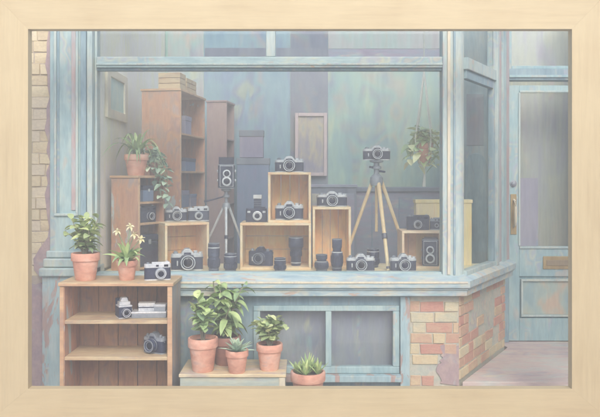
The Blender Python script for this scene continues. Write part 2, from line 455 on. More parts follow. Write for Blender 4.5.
wall = bx('brick_wall', MORTAR, shop, -420, -249, 0.5, 40, 0, 460, 0)
m = MB()
bricks(m, -340, -249, 0, 420, 27, 11.2, lambda u, o, h: (u, 0.5 - o, h), lambda u, h: (u > -249 + 2 * math.sin(h * 0.09)) or h < 98 or (h < 118 and random.random() < 0.5), 0.0, 1.0, 0.7, 0.9)
m.build('brick_courses', BRICKC, wall)
m = MB()
pl = []
low = [(-247, 0)] + [(-247 - 6 * i, 103 + random.uniform(-6, 6)) for i in range(0, 29)] + [(-415, 0)]
m.prism(low, -1.0, 0.4, 'y')
m.build('low_render', PLAST, wall)
m = MB()
for i in range(40):
    z = 420 * i / 39
    pl.append((-252.5 + 1.8 * math.sin(z * 0.09) + 1.6 * math.sin(z * 0.31) + random.uniform(-1.2, 1.2) - max(0, 14 * math.exp(-((z - 128) / 14) ** 2)) - (5 if z < 118 else 0), z))
poly = [(-247, 0), (-247, 420)] + list(reversed(pl))
m.prism(poly, -1.4, 0.3, 'y')
m.build('render_patch', PLAST, wall, 0)

# pilaster on the left
pil = bx('pilaster', BLUE, shop, -248, -211, -6, 30, 113, 460, 0.6)
m = MB()
for (a, b) in ((-243.5, -241), (-222, -219.5)):
    m.box(a, b, -8, -6.02, 175, 460)
m.box(-243.5, -219.5, -8.2, -6.04, 172.5, 175)
m.build('panel_moulding', LIGHTB, pil, 0.5)
bx('panel_stripe', BLUED, pil, -240.8, -238.4, -6.8, -6.02, 175.2, 460, 0.2)
bx('worn_strip', PINKT, pil, -226.5, -222.2, -7.0, -6.02, 178, 395, 0.4)
base = MB()
base.box(-251, -207, -9, 28, 131, 138); base.box(-253, -205, -12, 28, 122, 130.6); base.box(-256, -203, -15, 28, 113.2, 121.6)
base.build('base_moulding', LIGHTB, pil, 1.6, seg=3)
bx('pilaster_plinth', PEEL, shop, -254, -205, -11, 28, 0, 113, 0.8)

# window frame on the front
win = MB()
win.box(-211, -205.5, -8, 20, 93, 460)
fr = win.build('window_frame', LIGHTB, shop, 0.8)
bx('jamb_strip', BLUED, fr, -216.5, -211.3, -9.5, -6.05, 139, 460, 0.5)
bx('jamb_bead', LIGHTB, fr, -205.4, -203, 0, 12, 114, 460, 0.4)
bx('transom_bar', BLUEH, fr, -203, 142, -3, 12, 320, 331, 0.9)
bx('transom_bead', LIGHTB, fr, -203, 142, -4.2, -3.05, 322.5, 324.4, 0.3)
bx('transom_shadow_bead', BLUED, fr, -203, 142, 0, 8, 317.6, 319.8, 0.3)
bx('mullion', LIGHTB, fr, -34, -24.5, -2, 11, 331.2, 460, 0.8)
bx('bottom_rail', BLUEH, fr, -203, 142, 0, 9, 112.5, 116, 0.4)
corner = MB()
corner.prism([(142, -3), (158, -4.5), (161.5, -2.5), (165, 4), (158, 13), (142, 13)], 112, 460)
corner.build('corner_post', LIGHTB, fr, 0.7)
bx('corner_bead', PFR, fr, 146.5, 149.5, -5.0, -3.2, 114, 460, 0.4)
bx('corner_shadow_bead', BLUED, fr, 152.4, 154.6, -5.2, -4.0, 114, 460, 0.3)
pane = bx('window_pane', GLASS, shop, -203, 142, 4, 5.2, 116, 317.6, 0)
bx('transom_pane', GLASS, shop, -203, -34, 4, 5.2, 331, 460, 0)
bx('transom_pane', GLASS, shop, -24.5, 142, 4, 5.2, 331, 460, 0)

# return window
m = MB(); retbox(m, 5, 104, 2, 3.2, 116, 317.6); m.build('return_pane', GLASS, shop)
m = MB(); retbox(m, 5, 104, 2, 3.2, 331, 460); m.build('return_pane', GLASS, shop)
m = MB()
retbox(m, 4, 106, -4, 7, 319, 331); retbox(m, 4, 106, -3, 6, 112, 117)
retbox(m, 104, 112, -4, 8, 112, 460)
rf = m.build('return_frame', LIGHTB, shop, 0.7)
m = MB(); retbox(m, 6, 104, -1, 5, 310, 318.8); retbox(m, 98, 103.8, -1, 5, 117, 310); m.build('inner_casing', BLUED, rf, 0.4)
m = MB(); retbox(m, 112.2, 122, -5, 5, 93, 460); retbox(m, 136, 150, -5, 5.5, 93, 460); m.build('return_board', BLUE, rf, 0.6)
m = MB(); retbox(m, 122.2, 135.8, -5, 3.5, 93, 460); m.build('return_pink_board', PINKT, rf, 0.6)
m = MB(); retbox(m, 150.2, 166, -5, 4.5, 93, 460); m.build('return_end_board', PINKT, rf, 0.6)

# sill swept round the corner
prof = [(0, 114.5), (9, 111), (12.5, 108.5), (12.5, 102), (10, 100.6), (10, 99.6), (8.5, 98.6), (8.5, 93.5), (4, 92), (0, 91.6)]
m = MB()
n = len(prof)
rings = []
for k, (o, z) in enumerate(prof):
    a = (-205, -o, z)
    # mitre at the corner
    cx, cy = 160, 0
    ex = (160 + o * (RY + 0) / 1.0, 0)
    tt = (o * (1 - RX)) / RY
    b = (160 + tt, -o, z)
    e = ret(166, o); c = (e[0], e[1], z)
    rings.append((a, b, c))
v = [r[i] for i in range(3) for r in rings]
f = []
for i in range(2):
    for k in range(n - 1):
        f.append((i * n + k, i * n + k + 1, (i + 1) * n + k + 1, (i + 1) * n + k))
f.append(tuple(range(n))); f.append(tuple(2 * n + k for k in reversed(range(n))))
m.add(v, [tuple(reversed(q)) for q in f])
sill = m.build('window_sill', SILLW, shop, 0)
m = MB(); m.box(-205, 165, -13.3, -12.55, 106.2, 108.3); m.build('sill_nosing', PFR, sill, 0.3)

# stall riser with two low lights
rz = bx('stall_riser', BLUED, shop, -204, -44, 4, 14, 0, 91.5, 0)
m = MB()
m.box(-52, 110, 4.05, 14, 79, 91.4); m.box(-52, 110, 4.05, 14, 0, 12); m.box(-52, -47, 4.06, 14, 12, 79); m.box(100, 110, 4.06, 14, 12, 79)
m.build('riser_frame', BLUED, rz, 0.6)
m = MB()
m.box(-46.8, 99.8, 1, 9, 76.5, 82); m.box(-46.8, 99.8, 1, 9, 14, 21)
m.box(-46.8, -40, 1, 9, 21, 76.5); m.box(93, 99.8, 1, 9, 21, 76.5); m.box(25.5, 31.5, 0.6, 9, 21, 76.5)
m.build('low_window_frame', BLUE, rz, 0.8)
bx('low_window_sill', PEEL, rz, -49, 101, -6, 3.9, 7, 13.8, 0.9)
bx('riser_end_board', PEEL, rz, 100.2, 109.6, -1.5, 4, 0, 91.4, 0.6)
bx('low_pane', GLASSD, rz, -40, 25.5, 5, 6, 21, 76.5, 0)
bx('low_pane', GLASSD, rz, 31.5, 93, 5, 6, 21, 76.5, 0)
bx('pane_backing', DIM, rz, -43.8, 99.8, 16, 19, 0, 91, 0)  # backing added behind the low panes to cover the dark void

# brick pier
pc = [(110, 1.5), (159, 1.5), (ret(166, -1.5)), (ret(166, -12)), (152, 14), (110, 14)]
m = MB(); m.prism(pc, 0, 91.3)
pier = m.build('brick_pier', MORTARP, shop)
m = MB()
holes = [(120, 17, 16, 7), (151, 27, 10, 9), (146, 9, 9, 6)]
def skipf(u, h): return any(abs(u - a) < c and abs(h - b) < d for a, b, c, d in holes)
bricks(m, 110.5, 159, 2, 91, 24, 10.6, lambda u, o, h: (u, 1.5 - o, h), skipf, 0.0, 1.0, 0.9, 1.0)
m.build('brick_courses', BRICK, pier)
m = MB()
rh = [(58, 55, 26, 20), (104, 60, 24, 15), (120, 30, 18, 16), (80, 82, 36, 8), (28, 46, 12, 10), (140, 75, 16, 12)]
bricks(m, 1, 165, 8, 91, 27, 10.6, lambda u, o, h: (*ret(u, o - 1.5), h), lambda u, h: any(abs(u - a) < c and abs(h - b) < d for a, b, c, d in rh) and random.random() < 0.6, 0.0, 1.0, 0.9, 1.0)
m.build('brick_courses', BRICK, pier)
m = MB()
pp = [(159, 2), (159, 42)] + [(156 - 3.2 * i + random.uniform(-1, 1), 42.5 + random.uniform(-1.8, 1.2)) for i in range(6)] + [(140 + 2 * math.sin(i * .5) + random.uniform(-2.2, 2.2), 39 - 2.3 * i + random.uniform(-.6, .6)) for i in range(16)]
m.prism(list(reversed(pp))[::-1], 0.2, 1.6, 'y')
m.build('render_patch', PLAST, pier)

# doorstep
m = MB()
e0, e1 = ret(2, 2.2), ret(166, 2.2)
m.prism([(161.6, -3), (430, -3), (430, 190), (250, 190), (247.5, 148), (e1[0], e1[1])], 0.5, 7)
m.build('doorstep', STEPM, shop, 0.9)

# door, frame and fanlight
dy = 168
df = MB()
df.box(250, 258, dy - 4, dy + 14, 7, 460); df.box(366, 378, dy - 4, dy + 14, 7, 460)
df.box(258, 366, dy - 4, dy + 12, 331, 345)
dfr = df.build('door_frame', BLUED, shop, 0.8)
bx('frame_bead', DOORB, dfr, 258, 366, dy - 6, dy - 4.05, 334, 337, 0.4)
bx('fanlight_pane', GLASSD, dfr, 262, 362, dy + 4, dy + 5, 349, 460, 0)
m = MB(); m.box(258.1, 262, dy - 2, dy + 10, 345.1, 460); m.box(362, 365.9, dy - 2, dy + 10, 345.1, 460); m.box(262, 362, dy - 2, dy + 10, 345.1, 349)
m.build('fanlight_frame', DOORB, dfr, 0.6)
dd = MB()
dd.box(259, 272, dy, dy + 7, 8, 325); dd.box(352, 365, dy, dy + 7, 8, 325)
dd.box(272, 352, dy, dy + 7, 317, 325); dd.box(272, 352, dy, dy + 7, 88, 125); dd.box(272, 352, dy, dy + 7, 8, 36)
dd.box(272, 352, dy + 3, dy + 6, 36, 88)
door = dd.build('door', DOORB, shop, 0.5)
m = MB()
for (a, b, c, d) in ((272, 352, 122.6, 125.4), (272, 352, 316, 318.4)):
    m.box(a, b, dy - 1.6, dy - 0.02, c, d)
m.box(270.6, 273, dy - 1.4, dy - 0.03, 126, 316)
m.box(274, 350, dy - 1.2, dy + 3, 82, 84.6); m.box(274, 350, dy - 1.2, dy + 3, 38, 40.6); m.box(274, 276.4, dy - 1.2, dy + 3, 40.6, 82); m.box(347.6, 350, dy - 1.2, dy + 3, 40.6, 82)
m.build('door_moulding', LIGHTB, door, 0.4)
bx('door_panel', PANELW, door, 276.5, 347.5, dy + 1.6, dy + 2.95, 40.8, 81.8, 0)
bx('door_pane', GLASSD, door, 272, 352, dy + 3, dy + 4, 125, 317, 0)
m = MB(); m.prism([(264.6 + 3.8 * cx, 165 + 25 * cz) for cx, cz in ((-1, -1), (1, -1), (1, 1), (-1, 1))], dy - 1, dy - 0.02, 'y')
hp = m.build('handle_plate', BRASS, door, 0.6)
m = MB()
m.tube([(265, dy - 1, 183), (265, dy - 6, 181), (265, dy - 8, 175), (265, dy - 8, 158), (265, dy - 6, 152), (265, dy - 1, 150)], [1.4, 1.2, 1.5, 1.7, 1.2, 1.4], 8)
m.build('pull_handle', PFR, hp)
m = MB(); m.lathe([(0, 0), (4.2, 0), (4.2, 0.8), (2.6, 1.2), (2.4, 2.6), (0, 3)], 16, Matrix.Translation((264.5, dy - 0.02, 203)) @ FRONT)
m.build('lock', GREYM, door)
lp = bx('letter_plate', BRASS, door, 301, 340, dy - 1.4, dy - 0.02, 97, 113, 0.8)
bx('letter_flap', BRASSD, lp, 305, 336, dy - 2.2, dy - 1.42, 101.5, 108.5, 0.5)
bx('door_curtain', CURT, door, 272.2, 298, dy + 8, dy + 10, 125, 210, 0)
# wall past the door
bx('side_wall', MORTARP, shop, 378.2, 700, dy - 8, dy + 30, 0, 460, 0)
bx('passage_wall', PINKT, shop, 430.2, 460, -200, dy - 8.2, 0, 460, 0)

# interior shell
bx('interior_wall', CREAMW, shop, -222, -206, 41, 372, 0, 460, 0)
m = MB(); m.box(-206.2, -204, 14, 358, 116, 460); m.build('interior_wall', CREAMW, shop)
bw = MB(); bw.box(-204, 520, 360, 372, 0, 480); back = bw.build('interior_wall', BACKT, shop)
def backpanel(name, mat, p0, p1, y0, y1, th):
    t = 1060
    return bx(name, mat, back, X(p0, t), X(p1, t), 360 - th, 359.98, Z(y1, t), Z(y0, t), 0)
backpanel('wall_panel', BACKB, 204, 290, -60, 330, 0.5)
backpanel('wall_panel', BACKP, 290.4, 328, -60, 330, 0.7)
backpanel('wall_panel', BACKG, 168, 203.6, -60, 330, 0.4)
backpanel('wall_rail', BACKP, 205, 328, 48, 57, 1.4)
backpanel('wall_rail', COUNT, 328.2, 448, 49, 57, 1.2)
backpanel('wall_panel', BACKG, 328.4, 448, -60, 48.6, 0.6)
m = MB()
part = bx('partition_wall', LIGHTB, shop, 208, 252, 200, 206, 0, 440, 0)
bx('wall_panel', BACKG, part, 214, 236, 199.2, 199.98, 252, 318, 0.3)
m = MB()
arc = [(212, 100), (240, 100)] + [(226 + 14 * math.cos(R(a)), 226 + 16 * math.sin(R(a))) for a in range(0, 181, 15)]
m.prism(arc, 198.6, 199.97, 'y')
m.build('arched_panel', BLUE, part, 0.5)
bx('interior_wall', DOORIN, shop, 250, 420, 232, 240, 0, 415, 0)
bx('interior_wall', BACKP, shop, 420.2, 432, dy + 14, 372, 0, 460, 0)
bx('shop_floor', FLOORM, shop, -204, 420, 15, 360, 0.4, 3, 0)
m = MB(); m.prism([(-203.8, 9.2), (157, 9.2), (209, 95), (-203.8, 95)], 98, 113)
plat = m.build('display_platform', PLATF, shop)
m = MB()
for k in range(5):
    m.box(-203, 150 + k * 9, 22 + k * 16, 22.5 + k * 16, 113.01, 113.12)
m.build('board_joint', CRATEI, plat)
bx('ceiling_beam', PFR, shop, -204, 240, 62, 74, 430, 442, 0)

# haze volume added to wash out contrast like a faded print
hm = bpy.data.materials.new('haze_veil'); hm.use_nodes = True
hn = hm.node_tree.nodes; hn.clear()
ho = hn.new('ShaderNodeOutputMaterial'); hv_ = hn.new('ShaderNodeVolumePrincipled')
hv_.inputs['Color'].default_value = (0.93, 0.93, 0.895, 1); hv_.inputs['Density'].default_value = HAZE
hm.node_tree.links.new(hv_.outputs[0], ho.inputs['Volume'])
m = MB(); m.box(-20500, 20500, -20500, 20500, -170, 500)
tag(m.build('haze', hm, smooth=False), kind='stuff')

# ------------------------------------------------------------------ the picture frame that surrounds the view
tF = 615.0
fx = lambda px: X(px, tF)
fz = lambda py: Z(py, tF)
pf = thing('picture_frame', 'wide pale birch picture frame standing on the pavement round the whole shopfront', 'picture frame', 0, Y(tF), 0)
x0, x1, z0, z1 = fx(-6), fx(606), 0.0, fz(-6)
i0, i1, j0, j1 = fx(28), fx(572), fz(389), fz(29)
def rail(pts, ang):
    c = Vector((sum(p[0] for p in pts) / 4, 0, sum(p[1] for p in pts) / 4))
    mb = MB(); a = R(-ang)
    q = []
    for p in pts:
        d = Vector((p[0] - c.x, p[1] - c.z))
        q.append((d.x * math.cos(a) - d.y * math.sin(a), d.x * math.sin(a) + d.y * math.cos(a)))
    mb.prism(q, 0, 9, 'y')
    o = mb.build('frame_rail', BIRCH, pf, 0.12)
    o.location = (c.x * S, 0, c.z * S); o.rotation_euler = (0, R(-ang), 0)
rail([(x0, z0), (x1, z0), (i1, j0), (i0, j0)], 0)
rail([(i0, j1), (i1, j1), (x1, z1), (x0, z1)], 0)
rail([(x0, z0), (i0, j0), (i0, j1), (x0, z1)], 90)
rail([(i1, j0), (x1, z0), (x1, z1), (i1, j1)], 90)

# ------------------------------------------------------------------ cameras and lenses
def lens_parts(parent, r, ln, y0, z, ring=SILVER, barrel=BLACKM, x=0.0, segs=24):
    T = Matrix.Translation((x, y0, z)) @ FRONT
    m = MB()
    m.lathe([(0, -0.2), (r * 1.06, -0.2), (r * 1.06, ln * 0.12), (r * 0.93, ln * 0.16), (r * 0.93, ln * 0.30), (r, ln * 0.34), (r, ln * 0.60), (r * 0.9, ln * 0.66), (r * 0.9, ln * 0.96),
             (r * 0.82, ln), (r * 0.72, ln), (r * 0.60, ln * 0.74), (0, ln * 0.74)], segs, T)
    l = m.build('lens', barrel, parent)
    m = MB(); m.lathe([(r * 0.94, ln * 0.17), (r * 1.0, ln * 0.18), (r * 1.0, ln * 0.29), (r * 0.94, ln * 0.3)], segs, T, True)
    m.lathe([(r * 0.80, ln * 1.0), (r * 0.92, ln * 0.99), (r * 0.92, ln * 1.05), (r * 0.80, ln * 1.05)], segs, T, True)
    m.lathe([(r * 0.56, ln * 0.80), (r * 0.64, ln * 0.80), (r * 0.64, ln * 0.86), (r * 0.56, ln * 0.86)], segs, T, True)
    m.build('lens_ring', ring, l)
    m = MB(); m.lathe([(0, ln * 0.90), (r * 0.22, ln * 0.885), (r * 0.42, ln * 0.84), (r * 0.6, ln * 0.75)][::-1], segs, T)
    m.build('lens_glass', LENSG, l)
    return l


def slr(label, px, t, z, W, H, yaw=0.0, top=SILVER, ring=SILVER, barrel=BLACKM, group='film cameras on show', lensr=0.22, x=None, hump=True):
    k = t / FOC
    W, H = W * k, H * k
    o = thing('film_camera', label, 'camera', X(px, t) if x is None else x, Y(t), z, yaw, group)
    D = 0.30 * W
    m = MB(); m.prism(rrect(W, D, D * 0.38), 0.06 * H, 0.60 * H); m.build('body', BLACK, o, 0.12)
    m = MB(); m.prism(rrect(W, D, D * 0.38), 0, 0.06 * H); m.build('base_plate', top, o, 0.1)
    m = MB(); m.prism(rrect(W * 1.01, D * 1.04, D * 0.40), 0.60 * H, 0.72 * H)
    m.prism(rrect(W * 0.97, D * 0.92, D * 0.36), 0.72 * H, 0.76 * H)
    m.build('top_plate', top, o, 0.2)
    if hump:
        m = MB()
        m.prism([(-0.20 * W, 0.70 * H), (0.20 * W, 0.70 * H), (0.17 * W, 0.84 * H), (0.085 * W, 0.97 * H), (-0.085 * W, 0.97 * H), (-0.17 * W, 0.84 * H)], -0.62 * D, 0.46 * D, 'y')
        pz = m.build('prism_hump', top, o, 0.35)
        m = MB(); m.prism([(-0.12 * W, 0.73 * H), (0.12 * W, 0.73 * H), (0.10 * W, 0.82 * H), (-0.10 * W, 0.82 * H)], -0.66 * D, -0.625 * D, 'y')
        m.build('name_plate', BLACKM, pz, 0)
        m = MB(); m.box(-0.07 * W, 0.07 * W, -0.2 * D, 0.3 * D, 0.97 * H, H); m.build('accessory_shoe', GREYM, pz, 0.1)
    m = MB()
    m.lathe([(0, 0.75 * H), (0.075 * W, 0.75 * H), (0.075 * W, 0.83 * H), (0.05 * W, 0.84 * H), (0.05 * W, 0.88 * H), (0, 0.885 * H)], 14, Matrix.Translation((-0.36 * W, 0, 0)))
    m.build('rewind_knob', GREYM, o)
    m = MB()
    m.lathe([(0, 0.75 * H), (0.065 * W, 0.75 * H), (0.065 * W, 0.86 * H), (0.055 * W, 0.875 * H), (0, 0.875 * H)], 14, Matrix.Translation((0.27 * W, 0.02 * W, 0)))
    m.build('shutter_dial', SILVER if top is SILVER else GREYM, o)
    m = MB()
    m.lathe([(0, 0.75 * H), (0.05 * W, 0.75 * H), (0.05 * W, 0.82 * H), (0, 0.825 * H)], 12, Matrix.Translation((0.41 * W, 0.02 * W, 0)))
    m.box(0.37 * W, 0.50 * W, 0.02 * W, 0.06 * W, 0.785 * H, 0.81 * H)
    m.build('advance_lever', top, o)
    for sx in (-1, 1):
        m = MB(); m.lathe([(0, 0), (0.02 * W, 0), (0.02 * W, 0.03 * W), (0, 0.03 * W)], 8, Matrix.Translation((sx * 0.49 * W, -0.1 * D, 0.56 * H)) @ Matrix.Rotation(R(90 * sx), 4, 'Y'))
        m.build('strap_lug', GREYM, o)
    m = MB()
    m.prism([(-0.33 * W, 0.24 * H), (-0.295 * W, 0.24 * H), (-0.29 * W, 0.46 * H), (-0.335 * W, 0.46 * H)], -0.5 * D - 0.022 * W, -0.5 * D - 0.001 * W, 'y')
    m.build('timer_lever', SILVER, o, 0.1)
    lens_parts(o, lensr * W, 0.24 * W, -D / 2, 0.40 * H, ring, barrel)
    return o


def rangefinder(label, px, t, z, W, H, yaw=0.0, top=SILVER, front=BLACK, group='film cameras on show', x=None, lx=0.04, lensr=0.17):
    k = t / FOC
    W, H = W * k, H * k
    o = thing('film_camera', label, 'camera', X(px, t) if x is None else x, Y(t), z, yaw, group)
    D = 0.28 * W
    m = MB(); m.prism(rrect(W, D, D * 0.45), 0.07 * H, 0.66 * H); m.build('body', front, o, 0.12)
    m = MB(); m.prism(rrect(W, D, D * 0.45), 0, 0.07 * H); m.build('base_plate', top, o, 0.1)
    m = MB(); m.prism(rrect(W * 1.01, D * 1.03, D * 0.45), 0.66 * H, 0.86 * H)
    m.prism([(-0.22 * W, 0.3 * D), (-0.22 * W, -0.42 * D), (0.46 * W, -0.42 * D), (0.46 * W, 0.3 * D)], 0.86 * H, 0.95 * H)
    tp = m.build('top_plate', top, o, 0.25)
    m = MB()
    m.box(0.24 * W, 0.40 * W, -0.55 * D, -0.518 * D, 0.71 * H, 0.83 * H); m.build('viewfinder_window', LENSG, tp, 0.1)
    m = MB(); m.box(-0.06 * W, 0.04 * W, -0.55 * D, -0.518 * D, 0.72 * H, 0.82 * H)
    m.build('viewfinder_window', LENSG, tp, 0.1)
    m = MB()
    m.lathe([(0, 0.86 * H), (0.06 * W, 0.86 * H), (0.06 * W, 0.93 * H), (0, 0.94 * H)], 12, Matrix.Translation((-0.36 * W, 0, 0)))
    m.build('rewind_knob', GREYM, o)
    m = MB()
    m.lathe([(0, 0.94 * H), (0.05 * W, 0.945 * H), (0.05 * W, 0.99 * H), (0.02 * W, 1.0 * H), (0, 1.0 * H)], 12, Matrix.Translation((0.36 * W, 0, 0)))
    m.build('shutter_button', SILVER, o)
    lens_parts(o, lensr * W, 0.16 * W, -D / 2, 0.36 * H, SILVER, GREYM if top is SILVER else BLACKM, x=lx * W)
    return o


def tlr(label, px, t, z, W, H, yaw=0.0, hood=True, group='twin lens cameras', x=None):
    k = t / FOC
    W, H = W * k, H * k
    o = thing('twin_lens_camera', label, 'camera', X(px, t) if x is None else x, Y(t), z, yaw, group)
    D = 0.85 * W
    hb = 0.76 if hood else 0.94
    m = MB(); m.prism(rrect(W * 0.88, D, W * 0.06, 2), 0.03 * H, hb * H); b = m.build('body', BLACK, o, 0.15)
    m = MB(); m.box(-0.40 * W, 0.40 * W, -D / 2 + 0.5, D / 2 - 0.5, 0, 0.03 * H); m.build('base_plate', GREYM, b, 0.1)
    m = MB(); m.box(-0.445 * W, 0.445 * W, -D / 2 - 0.2, D / 2, hb * H - 0.03 * H, hb * H)
    m.build('trim_band', GREYM, b, 0.1)
    m = MB(); m.box(-0.33 * W, 0.33 * W, -D / 2 - 0.10 * W, -D / 2 - 0.005 * W, 0.08 * H, hb * H * 0.93)
    fp = m.build('front_plate', BLACKM, o, 0.4)
    m = MB(); m.box(-0.36 * W, 0.36 * W, -D / 2 - 0.05 * W, -D / 2 - 0.004 * W, 0.06 * H, hb * H * 0.95); m.build('plate_edge', SILVER, fp, 0.3)
    for zz, rr in ((0.30, 0.25), (0.62, 0.21)):
        T = Matrix.Translation((0, -D / 2 - 0.10 * W, zz * hb * H)) @ FRONT
        r = rr * W
        m = MB(); m.lathe([(0, 0), (r, 0), (r, 0.10 * W), (r * 0.68, 0.11 * W), (r * 0.62, 0.05 * W), (0, 0.05 * W)], 22, T)
        l = m.build('lens', SILVER, o)
        m = MB(); m.lathe([(0, 0.112 * W), (r * 0.3, 0.108 * W), (r * 0.62, 0.08 * W), (r * 0.66, 0.06 * W)][::-1], 20, T); m.build('lens_glass', LENSG, l)
    if hood:
        m = MB()
        a, bq, th = 0.40 * W, 0.42 * D, 0.03 * W
        z0_, z1_ = hb * H, H
        m.box(-a, a, bq - th, bq, z0_, z1_); m.box(-a, -a + th, -bq, bq - th, z0_, z1_); m.box(a - th, a, -bq, bq - th, z0_, z1_)
        m.box(-a + th, a - th, -bq, -bq + th, z0_, z1_ - 0.03 * H)
        m.build('viewing_hood', BLACKM, o, 0.1)
    else:
        m = MB(); m.box(-0.38 * W, 0.38 * W, -0.42 * D, 0.42 * D, hb * H, H, taper=0.05 * W); m.build('viewing_hood', BLACKM, o, 0.2)
    m = MB()
    for zz in (0.25, 0.55):
        m = MB(); m.lathe([(0, 0), (0.10 * W, 0), (0.10 * W, 0.07 * W), (0, 0.075 * W)], 14, Matrix.Translation((0.44 * W, 0, zz * H)) @ Matrix.Rotation(R(90), 4, 'Y'))
        m.build('winding_knob', SILVER, o)
        m = MB(); m.lathe([(0, 0), (0.08 * W, 0), (0.08 * W, 0.05 * W), (0, 0.055 * W)], 14, Matrix.Translation((-0.44 * W, 0, zz * H)) @ Matrix.Rotation(R(-90), 4, 'Y'))
        m.build('winding_knob', SILVER, o)
    return o


def lens(label, px, t, z, W, H, kind=0, group='loose lenses'):
    k = t / FOC
    r, H = W * k / 2, H * k
    o = thing('camera_lens', label, 'lens', X(px, t), Y(t), z, random.uniform(0, 360), group)
    if kind == 0:      # straight barrel
        pr = [(0, 0), (r * 0.82, 0), (r * 0.84, .05), (r * 0.84, .14), (r * .97, .16), (r, .2), (r, .46), (r * .93, .48), (r * .93, .53), (r, .55), (r, .8), (r * .95, .83), (r * .95, .98), (r * .88, 1), (r * .72, 1), (r * .62, .93), (0, .93)]
        grip = (.22, .44, 1.0); ring = (.835, .875, .955)
    elif kind == 1:    # flared telephoto with a hood
        pr = [(0, 0), (r * .62, 0), (r * .62, .08), (r * .68, .1), (r * .68, .3), (r * .74, .33), (r * .74, .52), (r * .82, .56), (r * .84, .62), (r * .98, .66), (r, .7), (r, .98), (r * .95, 1), (r * .84, 1), (r * .78, .86), (0, .86)]
        grip = (.34, .51, .745); ring = (.1, .125, .69)
    else:              # waisted telephoto
        pr = [(0, 0), (r * .78, 0), (r * .82, .04), (r * .82, .12), (r * .97, .16), (r, .2), (r, .52), (r * .94, .56), (r * .72, .6), (r * .72, .7), (r * .84, .74), (r * .86, .98), (r * .8, 1), (r * .66, 1), (r * .6, .9), (0, .9)]
        grip = (.24, .48, 1.0); ring = (.575, .61, .93)
    m = MB(); m.lathe([(a, b * H) for a, b in pr], 28); b = m.build('barrel', BLACKM, o)
    m = MB()
    nn = 26
    for i in range(nn):
        a = 2 * math.pi * i / nn
        m.box(-r * .055, r * .055, -r * .03, r * .06, grip[0] * H, grip[1] * H, Matrix.Rotation(a, 4, 'Z') @ Matrix.Translation((0, r * grip[2], 0)))
    m.build('focus_grip', RIB, b)
    m = MB(); q = ring[2] * r
    m.lathe([(q * .97, ring[0] * H), (q * 1.03, ring[0] * H), (q * 1.03, ring[1] * H), (q * .97, ring[1] * H)], 28, None, True)
    m.build('metal_ring', SILVER, b)
    m = MB(); fr_ = max(p[0] for p in pr[-5:]); zt_ = max(p[1] for p in pr)
    m.lathe([(fr_ * .80, zt_ * H), (fr_ * .99, zt_ * H * .985), (fr_ * .99, zt_ * H * 1.012), (fr_ * .80, zt_ * H * 1.012)], 28, None, True); m.build('filter_ring', GREYM, b)
    m = MB(); q2 = (.84 if kind == 0 else .68 if kind == 1 else .82) * r
    m.lathe([(q2 * .98, .085 * H), (q2 * 1.03, .085 * H), (q2 * 1.03, .105 * H), (q2 * .98, .105 * H)], 28, None, True); m.build('mount_ring', GREYM, b)
    m = MB(); m.lathe([(r * .62, .945 * H if kind == 0 else .9 * H), (r * .3, .975 * H if kind == 0 else .93 * H), (0, .985 * H if kind == 0 else .935 * H)], 20); m.build('lens_glass', LENSG, b)
    return o


# ------------------------------------------------------------------ crates
def crate(label, px0, px1, t, zb, zt, depth, yaw=0, th=2.6, wood=CRATE, inner=CRATEI, vertical=True, xs=None, group='wooden display crates'):
    a, b = xs if xs else (X(px0, t), X(px1, t))
    W = b - a; H = zt - zb
    o = thing('wooden_crate', label, 'crate', (a + b) / 2, Y(t) + (0 if yaw else 0), zb, yaw, group)
    h = W / 2
    for nme, bb in (('base_board', (-h, h, 0, depth, 0, th)), ('top_board', (-h, h, 0, depth, H - th, H)),
                    ('side_board', (-h + 0.02, -h + th, 0.15, depth, th, H - th)), ('side_board', (h - th, h - 0.02, 0.15, depth, th, H - th))):
        bx(nme, wood, o, *bb, 0.35)
    m = MB()
    nb_ = 4 if vertical else 3
    for i in range(nb_):
        if vertical:
            wv = (W - 2 * th) / nb_
            m.box(-h + th + i * wv + 0.25, -h + th + (i + 1) * wv - 0.25, depth - 2.2 + random.uniform(-.3, .3), depth - 0.1, th, H - th)
        else:
            wv = (H - 2 * th) / nb_
            m.box(-h + th, h - th, depth - 2.2 + random.uniform(-.3, .3), depth - 0.1, th + i * wv + 0.25, th + (i + 1) * wv - 0.25)
    m.build('back_boards', inner, o, 0.25)
    return o


PZ = 113.0
crate('small pale crate turned to the left of the window with two cameras on top', 160, 213, 742, PZ, 162.5, 38, 27, vertical=False, xs=(-143.5, -95))
crate('wide low pale crate at the foot of the stack with camera and lenses', 240, 311.2, 740, PZ, 162.4, 46, vertical=False)
crate('upright pale crate standing on the wide crate, camera inside', 268, 311, 746, 162.4, 216.2, 40)
crate('tall narrow pale crate right of the stack, empty inside with a camera on top', 312.6, 351, 748, PZ, 179, 40)
crate('pinkish low crate at the right end of the window with a twin lens camera inside', 402, 441.5, 748, PZ, 153.4, 36, wood=CRATEP, inner=CRATEP)
m = MB()
yb = thing('wooden_box', 'plain yellow wooden box standing behind the right end crate', 'box', (130 + 190) / 2, 86, PZ, 0)
bx('box_body', YELW, yb, -31, 31, -8, 7, 0, 69, 0.5)
bx('box_lid', YELW, yb, -32, 32, -9, 8, 69, 73, 0.6)
m = MB(); [m.box(a, a + 0.5, -8.15, -8.02, 1, 68) for a in (-11, 9)]; m.build('board_joint', CRATEI, yb)

